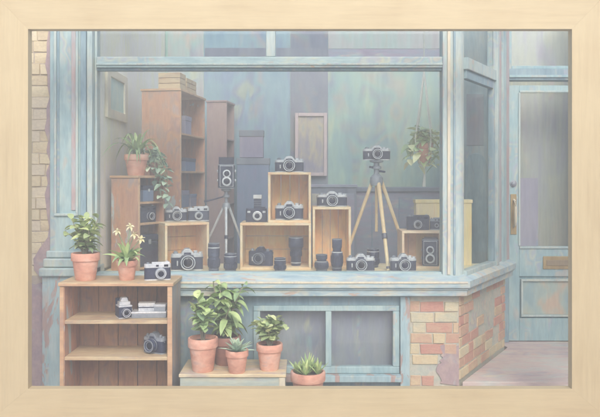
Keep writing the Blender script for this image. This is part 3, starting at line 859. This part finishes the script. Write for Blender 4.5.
# ------------------------------------------------------------------ window display
slr('large silver topped camera in front of the small left crate opening', 187, 735, PZ, 31.5, 22.5, 14, lensr=0.25)
slr('silver topped camera on the small left crate, the left one of two', 176, 770, 162.5, 22, 15, 18, lensr=.23)
rangefinder('flat silver topped camera with white ringed lens, right one on the small left crate', 198.5, 772, 162.5, 21, 15.5, 12, lx=.0, lensr=.19)
lens('tall straight black lens beside the small left crate', 213.8, 727, PZ, 12, 28, 0)
lens('short black lens standing below the twin lens camera tripod', 230.5, 726, PZ, 13, 18, 0)
slr('all black camera lying inside the wide low crate', 261, 757, PZ + 2.6, 25, 19, -16, top=BLACKM, ring=GREYM, lensr=.24)
lens('smallest stubby lens with grey band in front of the wide crate', 280, 727, PZ, 12, 13.5, 0)
lens('tall flared telephoto lens inside the wide crate', 296, 756, PZ + 2.6, 15, 28, 1)
slr('silver topped camera inside the upright crate of the stack', 289.3, 756, 165.0, 28, 19, 0)
slr('silver topped camera on the very top of the crate stack', 289.3, 764, 216.2, 28.5, 16.5, 0, ring=SILVER)
slr('bright silver camera on top of the tall narrow crate', 331.8, 764, 179, 30, 15.5, 0, lensr=.2)
lens('short two stage lens in front of the tall narrow crate', 321.6, 730, PZ, 13.5, 16.5, 2)
lens('tall waisted telephoto lens in front of the tall narrow crate', 337, 733, PZ, 11.8, 31.5, 2)
slr('silver topped camera on the display floor left of the wooden tripod foot', 360.5, 729, PZ, 28, 18, 0)
lens('short black lens behind the camera left of the wooden tripod foot', 373, 762, PZ, 12.5, 18.5, 0)
slr('silver topped camera on the display floor between tripod foot and pinkish crate', 403, 728, PZ, 26, 18, 4, lensr=.24)
tlr('boxy twin lens camera inside the pinkish right end crate', 430.5, 757, PZ + 2.6, 18.5, 28, -12, hood=False)
rangefinder('dark flat camera with white ringed lens on the pinkish right end crate', 418, 766, 153.4, 23, 15.5, 0, top=BLACKM, lx=-.05, lensr=.19)
rangefinder('tiny grey camera at the right edge on the pinkish crate', 435.5, 764, 153.4, 11, 13, -10, top=GREYM, lx=.1, lensr=.2)

# flash camera on the wide crate
def flash_camera():
    t = 760; k = t / FOC; W, H = 21 * k, 27 * k
    o = thing('flash_camera', 'black box camera with upright flash head on the wide low crate', 'camera', X(256.5, t), Y(t), 162.4, 0, 'film cameras on show')
    m = MB(); m.prism(rrect(W, W * .34, W * .08), 0, .44 * H); m.build('body', BLACK, o, 0.2)
    m = MB(); m.prism(rrect(W * .98, W * .32, W * .07), .44 * H, .50 * H); m.box(.2 * W, .42 * W, -.1 * W, .1 * W, .5 * H, .56 * H); m.build('top_plate', BLACKM, o, 0.2)
    lens_parts(o, .215 * W, .15 * W, -.17 * W, .23 * H, SILVER, SILVER, x=.05 * W)
    m = MB(); m.box(-.12 * W, .22 * W, -.08 * W, .12 * W, .5 * H, .86 * H); fl = m.build('flash_unit', BLACKM, o, .3)
    m = MB(); m.box(-.15 * W, .25 * W, -.14 * W, .14 * W, .86 * H, H); m.build('flash_head', WHITE, fl, .4)
    m = MB(); [m.box(-.125 * W, .225 * W, -.09 * W, .13 * W, z * H, (z + .012) * H) for z in (.6, .68, .76)]; m.build('flash_band', GREYM, fl)
    m = MB(); m.box(.30 * W, .44 * W, -.178 * W, -.172 * W, .34 * H, .41 * H); m.build('viewfinder_window', SILVER, o)
    m = MB(); m.box(-.42 * W, -.28 * W, -.178 * W, -.172 * W, .34 * H, .41 * H); m.build('viewfinder_window', SILVER, o)
flash_camera()

# tripods
def leg_seg(parent, a, b, r0, r1, mat, tipmat, joint=None, flat=False):
    m = MB(); m.tube([a, b], [r0, r1], 8)
    l = m.build('leg', mat, parent)
    A, B = Vector(a), Vector(b)
    m = MB(); m.tube([A.lerp(B, .955), B], [r1 * 1.15, r1 * .9], 8); m.build('foot_tip', tipmat, l)
    if joint:
        m = MB(); m.tube([A.lerp(B, joint - .02), A.lerp(B, joint + .035)], [r0 * 1.35, r0 * 1.35], 8); m.build('leg_clamp', tipmat, l)
    return l

tt = 775
wt = thing('tripod', 'tall wooden tripod with pale straight legs holding a camera', 'tripod', X(376.5, tt), Y(tt), PZ, 0, 'display tripods')
ox, oy = X(376.5, tt), Y(tt)
hz = Z(181, tt) - PZ
def loc_of(px, t, z): return (X(px, t) - ox, Y(t) - oy, z - PZ)
leg_seg(wt, (-4.5, 1, hz), loc_of(343, 792, PZ), 2.1, 1.7, TRIPW, GREYM)
leg_seg(wt, (1.5, -4, hz), loc_of(388.5, 731, PZ), 2.3, 1.8, TRIPW, BLACKM, .62)
leg_seg(wt, (5.5, 1, hz), loc_of(410, 792, PZ), 2.1, 1.7, TRIPW, GREYM)
m = MB(); m.tube([(0, 1, hz - 56), (0, 1, hz + 2)], [1.6, 1.6], 8); m.build('centre_column', TRIPW, wt)
m = MB(); m.lathe([(0, hz - 5), (6.4, hz - 5), (7.4, hz - 1), (7.0, hz + 4), (4.2, hz + 7), (3.0, hz + 8), (3.0, hz + 13), (5.2, hz + 13.6), (5.2, hz + 16), (3.2, hz + 17), (3.0, hz + 20), (7.5, hz + 21), (7.5, hz + 23), (0, hz + 23)], 18)
hd = m.build('tripod_head', GREYM, wt)
m = MB(); m.tube([(3, -2, hz + 11), (9, -5, hz + 10)], [1.3, 1.1], 8); m.tube([(-3, -2, hz + 15), (-8, -4, hz + 15.5)], [1.0, 1.3], 8); m.build('head_knob', BLACKM, hd)
slr('silver and black camera mounted on top of the wooden tripod', 376.8, tt, PZ + hz + 23, 27, 15, 0, x=ox, lensr=.2)

ox, oy = X(226.3, tt), Y(tt)
mt = thing('tripod', 'slim grey metal tripod with pan handle holding a twin lens camera', 'tripod', ox, oy, PZ, 0, 'display tripods')
hz = Z(206, tt) - PZ
leg_seg(mt, (-2.6, .5, hz), loc_of(197, 792, PZ), 1.5, 1.0, SILVER, BLACKM)
leg_seg(mt, (0, -2.6, hz), loc_of(226.3, 752, PZ), 1.6, 1.1, SILVER, BLACKM, .5)
leg_seg(mt, (2.6, .5, hz), loc_of(250, 792, PZ), 1.5, 1.0, SILVER, BLACKM)
m = MB(); m.lathe([(0, hz - 3), (4, hz - 3), (4.6, hz), (3.4, hz + 3), (1.7, hz + 4), (1.7, hz + 9), (3.6, hz + 9.6), (3.6, hz + 12), (2.2, hz + 13), (2.2, hz + 16), (5.6, hz + 17), (5.6, hz + 19.4), (0, hz + 19.4)], 16)
hd = m.build('tripod_head', GREYM, mt)
m = MB(); m.tube([(-1, 0, hz + 11), (-15, -3, hz + 7), (-24, -4, hz + 5)], [.8, .8, 1.4], 8); m.build('pan_handle', BLACKM, hd)
tlr('twin lens camera with raised hood on top of the grey metal tripod', 226.3, tt, PZ + hz + 19.4, 18.5, 31.5, 8, x=ox)

# ------------------------------------------------------------------ cabinets in the shop
def cabinet(name, label, cat, cx, cy, zb, yaw, Wf, Dp, H, shelves, wood, inner, edge, group=None):
    """front-right corner at cx,cy; plain side faces the viewer, open shelves face right"""
    o = thing(name, label, cat, cx, cy, zb, yaw, group)
    th = 2.2
    bx('side_panel', wood, o, -Wf, 0, 0, th, 0, H, .4)
    bx('side_panel', wood, o, -Wf, 0, Dp - th, Dp, 0, H, .4)
    bx('back_panel', inner, o, -Wf, -Wf + th, th, Dp - th, 0, H, .2)
    bx('top_board', edge, o, -Wf - 1.2, 1.2, -1.2, Dp + 1.2, H, H + 2.6, .5)
    for z in shelves:
        bx('shelf', edge, o, -Wf + th, 0, th, Dp - th, z - 1.1, z + 1.1, .3)
    bx('face_strip', edge, o, -.1, .9, 0.1, 2.4, 0, H, .2)
    return o


LC = (-166.6, 20)
cabinet('display_cabinet', 'low worn brown cabinet with open right side under the spider plant', 'cabinet', LC[0], LC[1], PZ, -25, 35, 45, 97, (3, 49, 71), BROWN, BROWND, BROWNL)
def in_cab(u, v):    # point inside the low cabinet: u into depth along the opening, v inward
    a = R(-25)
    return LC[0] + math.cos(a) * (-v) - math.sin(a) * u, LC[1] + math.sin(a) * (-v) + math.cos(a) * u
cx, cy = in_cab(24, 8)
rangefinder('dark camera with white lens ring on the middle shelf of the low cabinet', 0, 745, PZ + 50.1, 24, 17, 58, x=cx, top=BLACKM)
for o in list(COL.objects):
    if o.get('label', '').startswith('dark camera with white lens ring on the middle'): o.location.y = cy * S
cx, cy = in_cab(22, 8)
bxo = thing('camera_case', 'small dark blue case on the top shelf of the low cabinet', 'case', cx, cy, PZ + 72.1, 60)
bx('case_body', BOXB, bxo, -8, 8, -5, 5, 0, 12, .6); bx('case_lid', BLACKM, bxo, -8.3, 8.3, -5.3, 5.3, 12, 17, 1.0); bx('clasp', SILVER, bxo, -1.4, 1.4, -5.9, -5.3, 10.5, 13.5, .2)
cx, cy = in_cab(22, 9)
bxo = thing('camera_case', 'large dark leather case in the bottom bay of the low cabinet', 'case', cx, cy, PZ + 4.1, 60)
bx('case_body', BLACK, bxo, -14, 14, -7, 7, 0, 26, 1.0); bx('case_lid', BLACKM, bxo, -14.4, 14.4, -7.4, 7.4, 26, 33, 1.4); bx('clasp', GREYM, bxo, -2, 2, -8.2, -7.4, 23, 28, .3)

TB = (-137.0, 100)
cabinet('bookcase', 'tall brown bookcase with open shelves near the left wall of the shop', 'bookcase', TB[0], TB[1], 3, -8, 46, 104, 307, (40, 90, 130, 171, 214, 258), BROWN, BROWND, BROWNL, 'tall shop bookcases')
def in_tb(u, v):
    a = R(-8)
    return TB[0] + math.cos(a) * (-v) - math.sin(a) * u, TB[1] + math.sin(a) * (-v) + math.cos(a) * u
def carton(name, label, u, v, z, sx, sy, sz, mat, lid, yaw=-8, group='cartons in the bookcase'):
    x, y = in_tb(u, v)
    o = thing(name, label, 'box', x, y, z, yaw, group)
    bx('carton_body', mat, o, -sx / 2, sx / 2, -sy / 2, sy / 2, 0, sz * .74, .4)
    bx('carton_lid', lid, o, -sx / 2 - .5, sx / 2 + .5, -sy / 2 - .5, sy / 2 + .5, sz * .74, sz, .5)
carton('storage_box', 'blue box with dark lid on the third bookcase shelf up, nearest the window', 30, 10, 175.2, 15, 26, 20, BOXB, BOXP)
carton('storage_box', 'mauve box beside the blue one on the same bookcase shelf', 62, 10, 175.2, 15, 24, 15, BOXP, BOXB)
carton('storage_box', 'long blue box alone on the bookcase shelf above the mauve box', 50, 10, 218.2, 15, 40, 16, BOXB, BLACKM)
carton('storage_box', 'small mauve box on the top shelf of the tall bookcase', 42, 10, 262.2, 14, 24, 22, BOXP, BOXP)
carton('storage_box', 'low dark box on the bookcase shelf just above the small crate cameras', 40, 10, 134.2, 15, 40, 16, BLACK, BOXB)
for (u, v, sx, sy, sz, lb) in ((14, 14, 26, 22, 19, 'tan slatted crate on top of the tall bookcase at its front edge'), (52, 16, 28, 40, 17, 'longer tan crate on top of the tall bookcase behind the front one')):
    x, y = in_tb(u, v)
    o = thing('storage_crate', lb, 'crate', x, y, 312.6, -8, 'tan crates on the bookcase')
    for k in range(3):
        bx('slat_band', SHELFT, o, -sx / 2, sx / 2, -sy / 2, sy / 2, k * sz / 3 + .3, (k + 1) * sz / 3 - .3, .4)
    bx('crate_core', BROWND, o, -sx / 2 + .6, sx / 2 - .6, -sy / 2 + .6, sy / 2 - .6, 0, sz - .8, 0)

cabinet('bookcase', 'shorter mauve brown bookcase further back behind the metal tripod', 'bookcase', X(226, 985), 285, 3, -8, 28, 50, 314, (60, 120, 170, 215, 262), MAUVEW, BOXP, MAUVEW, 'tall shop bookcases')

# counter, boxes, doorway panel further back
ct = thing('shop_counter', 'long mauve shop counter at the back behind the wooden tripod', 'counter', 150, 290, 3, 0)
bx('counter_front', COUNT, ct, -78, 60, -12, 30, 0, 188, .5); bx('counter_top', BACKP, ct, -81, 63, -15, 33, 188, 194, .8)
m = MB(); [m.box(a, a + 1.2, -12.8, -12.02, 8, 180) for a in (-50, -12, 26)]; m.build('counter_batten', BACKB, ct, .2)
ck = thing('storage_cupboard', 'low dark mauve cupboard behind the upright crate', 'cupboard', X(333, 965), 270, 3, 0)
bx('cupboard_body', BACKP, ck, -32, 32, -10, 20, 0, 194, .5); bx('cupboard_top', COUNT, ck, -33.5, 33.5, -11.5, 21, 194, 198, .6)
m = MB(); [m.box(a, b, -11, -10.02, 20, 186) for a, b in ((-29, -2), (2, 29))]; m.build('cupboard_door', COUNT, ck, .4)
for (p0, p1, ya, zb_, t, mt_, lb) in ((237, 269, 158, 3, 975, BOXB, 'large blue storage carton standing behind the flash camera'), (239.5, 263, 130, Z(158, 975) + .8, 978, BOXP, 'smaller mauve carton on top of the large blue carton at the back')):
    o = thing('storage_carton', lb, 'carton', (X(p0, t) + X(p1, t)) / 2, Y(t), zb_, 0, 'stacked cartons at the back')
    h = (X(p1, t) - X(p0, t)) / 2; hc = Z(ya, t) - zb_
    bx('carton_body', mt_, o, -h, h, 0, 24, 0, hc - 9, .5); bx('carton_lid', BACKP, o, -h - .8, h + .8, -.8, 24.8, hc - 9, hc, .6)
t = 1055
pb = thing('framed_panel', 'tall mauve frame with a cream and mauve panel standing in for a lit back doorway', 'picture', X(311, t), Y(t), Z(176, t), 0, 'framed prints')  # flat panel coloured like a doorway into a lighted back room
hw, hh = (X(327, t) - X(295, t)) / 2, Z(113, t) - Z(176, t)
m = MB(); m.box(-hw, -hw + 5, -2.4, 1.9, 0, hh); m.box(hw - 5, hw, -2.4, 1.9, 0, hh); m.box(-hw + 5, hw - 5, -2.4, 1.9, 0, 5); m.box(-hw + 5, hw - 5, -2.4, 1.9, hh - 5, hh)
m.build('frame_moulding', PFRM, pb, .6); bx('print', DOORWAYP, pb, -hw + 5, hw - 5, 0, 1.8, 5, hh - 5, 0)
# framed print on the left wall
la, lb_ = 731, 815
zl0, zl1 = Z(117, la), Z(66, la)
pw = thing('framed_panel', 'cream framed teal print hanging on the left shop wall', 'picture', -203.9, Y((la + lb_) / 2), zl0, 90, 'framed prints')
hw, hh = (lb_ - la) / 2, zl1 - zl0
m = MB(); m.box(-hw, -hw + 12, -3.5, 0, 0, hh); m.box(hw - 12, hw, -3.5, 0, 0, hh); m.box(-hw + 12, hw - 12, -3.5, 0, 0, 10); m.box(-hw + 12, hw - 12, -3.5, 0, hh - 9, hh)
m.build('frame_moulding', PFR, pw, .8); bx('print', PICL, pw, -hw + 12, hw - 12, -1.4, 0, 10, hh - 9, 0)

# ------------------------------------------------------------------ plants
def pot(parent, r, h, mat=TERRA):
    m = MB()
    m.lathe([(0, 0), (r * .66, 0), (r * .70, h * .03), (r * .90, h * .72), (r * .985, h * .725), (r, h * .75), (r, h * .97), (r * .97, h), (r * .86, h), (r * .84, h * .86), (r * .5, h * .86)], 30)
    p = m.build('pot', mat, parent)
    m = MB(); m.lathe([(r * .845, h * .87), (r * .5, h * .9), (0, h * .91)], 20); m.build('soil', SOIL, p)
    return p


def plant(label, px, t, z, W, H, name='potted_plant', mat=TERRA, group='potted plants', x=None, y=None):
    k = t / FOC
    o = thing(name, label, 'plant', X(px, t) if x is None else x, Y(t) if y is None else y, z, 0, group)
    pot(o, W * k / 2, H * k, mat)
    return o, k, H * k * .88


def rnd_dir(el0, el1, az=None):
    a = random.uniform(0, 2 * math.pi) if az is None else az
    e = R(random.uniform(el0, el1))
    return Vector((math.cos(a) * math.cos(e), math.sin(a) * math.cos(e), math.sin(e)))


def bushy(o, z0, H, Rr, nst, nl, L, W, leafm, stemm=STEM, droop=.35, el=(35, 85), start=.25, flat=1.0):
    ms, ml = MB(), MB()
    for i in range(nst):
        d = rnd_dir(*el, az=2 * math.pi * i / nst + random.uniform(-.5, .5))
        hl = H * random.uniform(.6, 1.0)
        reach = Vector((d.x * Rr, d.y * Rr * flat, 0)) * random.uniform(.4, 1.0)
        pts = [Vector((d.x, d.y, 0)) * .06 * Rr + Vector((0, 0, z0))]
        for q in (.33, .66, 1.0):
            pts.append(Vector((0, 0, z0)) + reach * q ** 1.3 + Vector((random.uniform(-.04, .04) * H, random.uniform(-.04, .04) * H, hl * q)))
        ms.tube(pts, [.022 * H, .018 * H, .014 * H, .008 * H], 6)
        for j in range(nl):
            q = start + (1 - start) * j / max(1, nl - 1)
            seg = min(2, int(q * 3)); f_ = q * 3 - seg
            p = pts[seg].lerp(pts[seg + 1], min(1, f_))
            d2 = rnd_dir(-5, 60, az=2.4 * j + i * 1.3 + random.uniform(-.4, .4))
            d2.y *= flat if flat < 1 else 1
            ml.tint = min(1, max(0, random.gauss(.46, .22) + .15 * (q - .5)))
            ml.leaf(p, d2, L * random.uniform(.7, 1.15), W * random.uniform(.8, 1.15), droop * random.uniform(.4, 1.5), .3)
    ms.build('stems', stemm, o); ml.build('foliage', leafm, o)


def rosette(o, z0, n, L, W, leafm, el=(15, 85), droop=-.05, r0=.6):
    m = MB()
    for i in range(n):
        q = i / n
        d = rnd_dir(0, 0, az=2.4 * i); e = R(el[0] + (el[1] - el[0]) * q + random.uniform(-6, 6))
        d = Vector((d.x * math.cos(e), d.y * math.cos(e), math.sin(e)))
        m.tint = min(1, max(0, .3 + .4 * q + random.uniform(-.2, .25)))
        m.leaf(Vector((d.x * r0, d.y * r0, z0)), d, L * (1 - .25 * q) * random.uniform(.85, 1.1), W, droop, .45, 6, .55)
    m.build('foliage', leafm, o)


def spider(o, z0, n, L, W, leafm):
    m = MB()
    for i in range(n):
        d = rnd_dir(48, 84, az=2.4 * i + random.uniform(-.3, .3))
        m.tint = random.uniform(.1, .95)
        m.leaf(Vector((d.x, d.y, z0)), d, L * random.uniform(.55, 1.1), W * random.uniform(.8, 1.1), random.uniform(.5, 1.15), .3, 10, .5)
    m.build('foliage', leafm, o)


def trail(o, z0, vines, leafm, L=5):
    ms, ml = MB(), MB()
    for (dx, dy, drop, rise) in vines:
        pts = []
        for i in range(8):
            q = i / 7
            pts.append(Vector((dx * min(1, q * 1.8) + random.uniform(-.8, .8), dy * min(1, q * 1.8) + random.uniform(-.6, .6), z0 + rise * math.sin(min(1, q * 2) * math.pi * .8) - drop * max(0, q - .25) / .75)))
        ms.tube(pts, .35, 5)
        for i in range(1, 8):
            for k in range(2):
                d = rnd_dir(-40, 40); ml.tint = min(1, max(0, random.gauss(.5, .25)))
                ml.leaf(pts[i] + Vector((0, 0, random.uniform(-1.5, 1.5))), d, L * random.uniform(.7, 1.2), L * .72, .3, .2, 5, .6)
    ms.build('stems', STEMG, o); ml.build('foliage', leafm, o)


# outside shelf unit ------------------------------------------------
t0 = 640
sx0, sx1 = X(60, t0), X(172, t0)
TOP = Z(282.5, t0)
sh = thing('shelf_unit', 'weathered brown open shelf unit standing outside left of the window', 'shelf', (sx0 + sx1) / 2, Y(t0), 0, 0)
hw = (sx1 - sx0) / 2; dp = 46
bx('side_panel', GREYW, sh, hw - 4, hw, 0.3, dp, 0, TOP - 3.6, .5)
bx('side_panel', BROWN, sh, -hw, -hw + 4, 0.3, dp, 0, TOP - 3.6, .5)
bx('top_board', SHELFT, sh, -hw - 1.6, hw + 1.6, -1.4, dp + .5, TOP - 3.5, TOP, .7)
m = MB(); m.box(-hw - 1.2, hw + 1.2, -2.1, -1.45, TOP - 3.1, TOP - .9); m.build('top_edge', BROWNL, sh, .3)
bx('face_strip', BROWNL, sh, hw - 4.2, hw + .2, -.5, .25, 0, TOP - 3.7, .25)
bx('face_strip', BROWNL, sh, -hw - .2, -hw + 3.4, -.5, .25, 0, TOP - 3.7, .25)
SH1, SH2, SH3 = Z(320.5, t0), Z(357, t0), Z(407, t0)
for zz in (SH1, SH2, SH3):
    bx('shelf', SHELFT, sh, -hw + 4.05, hw - 4.05, .3, dp - 2.2, zz - 3.4, zz, .5)
m = MB()
nb_ = 5; wv = (2 * hw - 8) / nb_
for i in range(nb_):
    m.box(-hw + 4 + i * wv + .3, -hw + 4 + (i + 1) * wv - .3, dp - 2 + random.uniform(-.4, .4), dp - .1, 2, TOP - 3.6)
m.build('back_boards', BROWND, sh, .3)

# things on the shelf unit
def box_camera():
    t = 655; k = t / FOC; W = 13 * k; H = 20 * k
    o = thing('box_camera', 'dark medium format camera with silver finder on the upper outside shelf', 'camera', X(124, t), Y(t), SH1, 28, 'film cameras on show')
    m = MB(); m.prism(rrect(W, W * 1.05, W * .1), 0, .62 * H); b = m.build('body', BLACK, o, .25)
    m = MB(); m.box(-W * .51, W * .51, -W * .53, W * .53, .56 * H, .63 * H); m.build('trim_band', SILVER, b, .15)
    m = MB(); m.box(-W * .51, W * .51, -W * .53, W * .53, .0, .05 * H); m.build('trim_band', SILVER, b, .15)
    lens_parts(o, .34 * W, .35 * W, -W * .52, .30 * H, SILVER, BLACKM)
    m = MB(); m.box(-.42 * W, .42 * W, -.30 * W, .42 * W, .63 * H, .80 * H); m.prism([(-.3 * W, .8 * H), (.3 * W, .8 * H), (.2 * W, H), (-.2 * W, H)], -.2 * W, .35 * W, 'y'); m.build('finder', SILVER, o, .4)
    m = MB(); m.box(-.48 * W, .48 * W, .53 * W, .86 * W, .04 * H, .92 * H); m.build('film_back', BLACKM, o, .4)
    m = MB(); m.lathe([(0, 0), (.16 * W, 0), (.16 * W, .12 * W), (0, .13 * W)], 14, Matrix.Translation((.5 * W, 0, .35 * H)) @ Matrix.Rotation(R(90), 4, 'Y')); m.build('winding_knob', SILVER, o)
box_camera()
t = 658; k = t / FOC
fc = thing('flat_case', 'long flat grey case lying on the upper outside shelf', 'case', X(150, t), Y(t), SH1, 4)
bx('case_body', GREYM, fc, -17 * k, 17 * k, -8, 8, 0, 4.2, .5); bx('case_lid', SILVER, fc, -17.2 * k, 17.2 * k, -8.2, 8.2, 4.2, 6, .5)
b1 = thing('film_box', 'small silver film box on the flat case, left of two', 'box', X(147, t), Y(t), SH1 + 6, 8, 'film boxes on the flat case')
bx('box_body', SILVER, b1, -7.5, 7.5, -5, 5, 0, 5, .4); bx('box_band', BLACKM, b1, -7.6, 7.6, -5.1, 5.1, 3, 4, .1); bx('box_lid', WHITE, b1, -7.7, 7.7, -5.2, 5.2, 5, 7.5, .4)
b2 = thing('film_box', 'small grey film box on the flat case, right of two', 'box', X(161, t), Y(t), SH1 + 6, -4, 'film boxes on the flat case')
bx('box_body', GREYM, b2, -5.5, 5.5, -5, 5, 0, 4, .4); bx('box_lid', SILVER, b2, -5.7, 5.7, -5.2, 5.2, 4, 6.4, .4)
slr('grey camera turned aside on the middle outside shelf', 155, 656, SH2, 25, 21, -28, top=GREYM, ring=GREYM, lensr=.26)
rangefinder('bright silver camera on top of the outside shelf unit beside the flowers', 157.5, 656, TOP, 26, 19, 14, front=BLACK, lx=.12, lensr=.21)

o, k, zt = plant('bushy olive leaved plant in terracotta pot at the left of the shelf top', 85.5, 657, TOP, 28, 27)
bushy(o, zt, 36, 23, 17, 10, 12, 6.2, LEAFY, el=(22, 82))
o, k, zt = plant('yellow star flowered lily in small terracotta pot on the shelf top', 127, 657, TOP, 20.5, 19.5, name='flowering_plant')
m = MB()
for i in range(30):
    d = rnd_dir(38, 82, az=2.4 * i)
    m.tint = random.uniform(.1, .75); m.leaf((d.x, d.y, zt), d, random.uniform(20, 33), 5.4, random.uniform(.3, .8), .35, 8, .55)
m.build('foliage', LEAF, o)
ms, mf = MB(), MB()
for (hx, hy, hz_) in ((-8, -4, 30), (8, -5, 27), (13, 1, 22), (2, 5, 34)):
    ms.tube([(0, 0, zt), (hx * .4, hy * .4, zt + hz_ * .6), (hx, hy, zt + hz_)], [.7, .55, .4], 6)
    mf = MB()
    for i in range(6):
        a = i * math.pi / 3 + hx
        d = Vector((math.cos(a) * .9, -.35 + math.sin(a) * .35, math.sin(a) * .85 + .2))
        mf.leaf((hx, hy, zt + hz_), d, random.uniform(4.4, 6), 2.6, .3, .3, 5, .7)
    mf.build('flower', PETAL, o)
ms.build('stems', STEMG, o)

# bench with pots
t1 = 640
bx0, bx1 = X(180, t1), X(285, t1)
BT = Z(374, t1)
be = thing('plant_bench', 'low pale wooden bench holding four potted plants below the window', 'bench', (bx0 + bx1) / 2, Y(t1), 0, 0)
hb_ = (bx1 - bx0) / 2
bx('bench_top', BENCHT, be, -hb_ - 1, hb_ + 1, -1.5, 52, BT - 3, BT, .6)
bx('bench_front', BENCHF, be, -hb_, hb_ - 5.2, 0, 2.5, 0, BT - 3.1, .3)
bx('bench_side', BENCHF, be, hb_ - 5, hb_, .3, 50, 0, BT - 3.1, .4)
bx('bench_side', BENCHF, be, -hb_, -hb_ + 4, 2.7, 50, 0, BT - 3.1, .4)
bx('bench_edge', PFR, be, hb_ - 5.4, hb_ + .2, -.8, -.05, 0, BT - 3.2, .2)

o, k, zt = plant('tall big leaved plant in terracotta pot at the left end of the bench', 203, 652, BT, 30, 33)
bushy(o, zt, 46, 25, 9, 9, 13.5, 7.0, LEAF, el=(40, 85), droop=.35, start=.38)
o, k, zt = plant('largest drooping leafy plant in dark brown pot at the back of the bench', 226, 676, BT, 30, 28, mat=TERRAD)
bushy(o, zt, 54, 33, 12, 11, 17, 7.4, LEAF, el=(38, 88), droop=.6, start=.2)
o, k, zt = plant('small spiky rosette plant in small terracotta pot at the front of the bench', 237, 646, BT, 23, 22.5)
rosette(o, zt, 26, 20, 4.6, LEAFB, el=(15, 82), droop=.1)
o, k, zt = plant('round leaved pale green plant in terracotta pot at the right end of the bench', 269.5, 656, BT, 26.5, 26)
bushy(o, zt, 27, 24, 16, 11, 9, 6.8, LEAFY, el=(22, 82), droop=.25)
o, k, zt = plant('low succulent in wide terracotta pot on the pavement right of the bench', 308, 650, 0, 35, 33)
for q in ((0, 0), (9, -2), (-9, 1), (2, 7), (-3, -7)):
    m = MB()
    for i in range(15):
        f_ = i / 15; e = R(42 + 44 * f_); a = 2.4 * i + q[0]
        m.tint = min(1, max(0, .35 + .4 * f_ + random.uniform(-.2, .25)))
        m.leaf((q[0], q[1], zt), (math.cos(a) * math.cos(e), math.sin(a) * math.cos(e), math.sin(e)), random.uniform(13, 20) * (1.15 if q == (0, 0) else .9), 3.6, .05, .45, 5, .5)
    m.build('foliage_tuft', LEAF, o)

# plants in the window
a = R(-25)
cx, cy = in_cab(19, 17)
o, k, zt = plant('arching spider plant in terracotta pot on the low cabinet', 130, 745, PZ + 99.6, 24, 21, name='spider_plant', x=cx, y=cy)
random.seed(21); spider(o, zt, 38, 74, 3.6, LEAF)
cx, cy = in_cab(36, 7)
o, k, zt = plant('trailing round leaved plant spilling over the low cabinet edge', 156, 760, PZ + 99.6, 11, 13, name='trailing_plant', mat=TERRAD, x=cx, y=cy)
trail(o, zt, [(9, -10, 40, 8), (12, -6, 30, 10), (4, -12, 24, 12), (14, 0, 22, 9), (-4, -8, 12, 12), (8, -4, 8, 16), (-6, 2, 4, 14), (2, 2, 2, 18), (16, -6, 46, 7)], LEAFB, 8)

# hanging basket
t = 768
hp_ = thing('hanging_plant', 'pale trailing plant in a cord hanger at the right of the window', 'plant', X(424, t), Y(t), Z(163, t), 0)
pz_h = Z(143, t) - Z(163, t)
p_ = pot(hp_, 9.5, pz_h)
topz = 442 - Z(163, t) - 12
apex = Z(71, t) - Z(163, t)
m = MB()
for i in range(4):
    a = i * math.pi / 2 + .5
    m.tube([(0, 0, apex), (7 * math.cos(a), 7 * math.sin(a), pz_h + 34), (12 * math.cos(a), 12 * math.sin(a), pz_h + 6), (10.5 * math.cos(a), 10.5 * math.sin(a), pz_h * .7), (5 * math.cos(a), 5 * math.sin(a), -2), (0, 0, -4)], 1.0, 6)
m.tube([(0, 0, apex - 1), (0, 0, topz)], .7, 6); m.tube([(0, 0, -3), (.5, 0, -14), (0, 0, -26)], [1.7, 1.2, 1.9], 6)
m.build('cord_hanger', ROPE, hp_)
trail(hp_, pz_h, [(17 * math.cos(q), 16 * math.sin(q), random.uniform(6, 34), random.uniform(7, 16)) for q in [2 * math.pi * i / 9 for i in range(9)]] +
      [(5 * math.cos(q), 5 * math.sin(q), 2, random.uniform(10, 16)) for q in [2 * math.pi * i / 5 for i in range(5)]], LEAFP, 11)
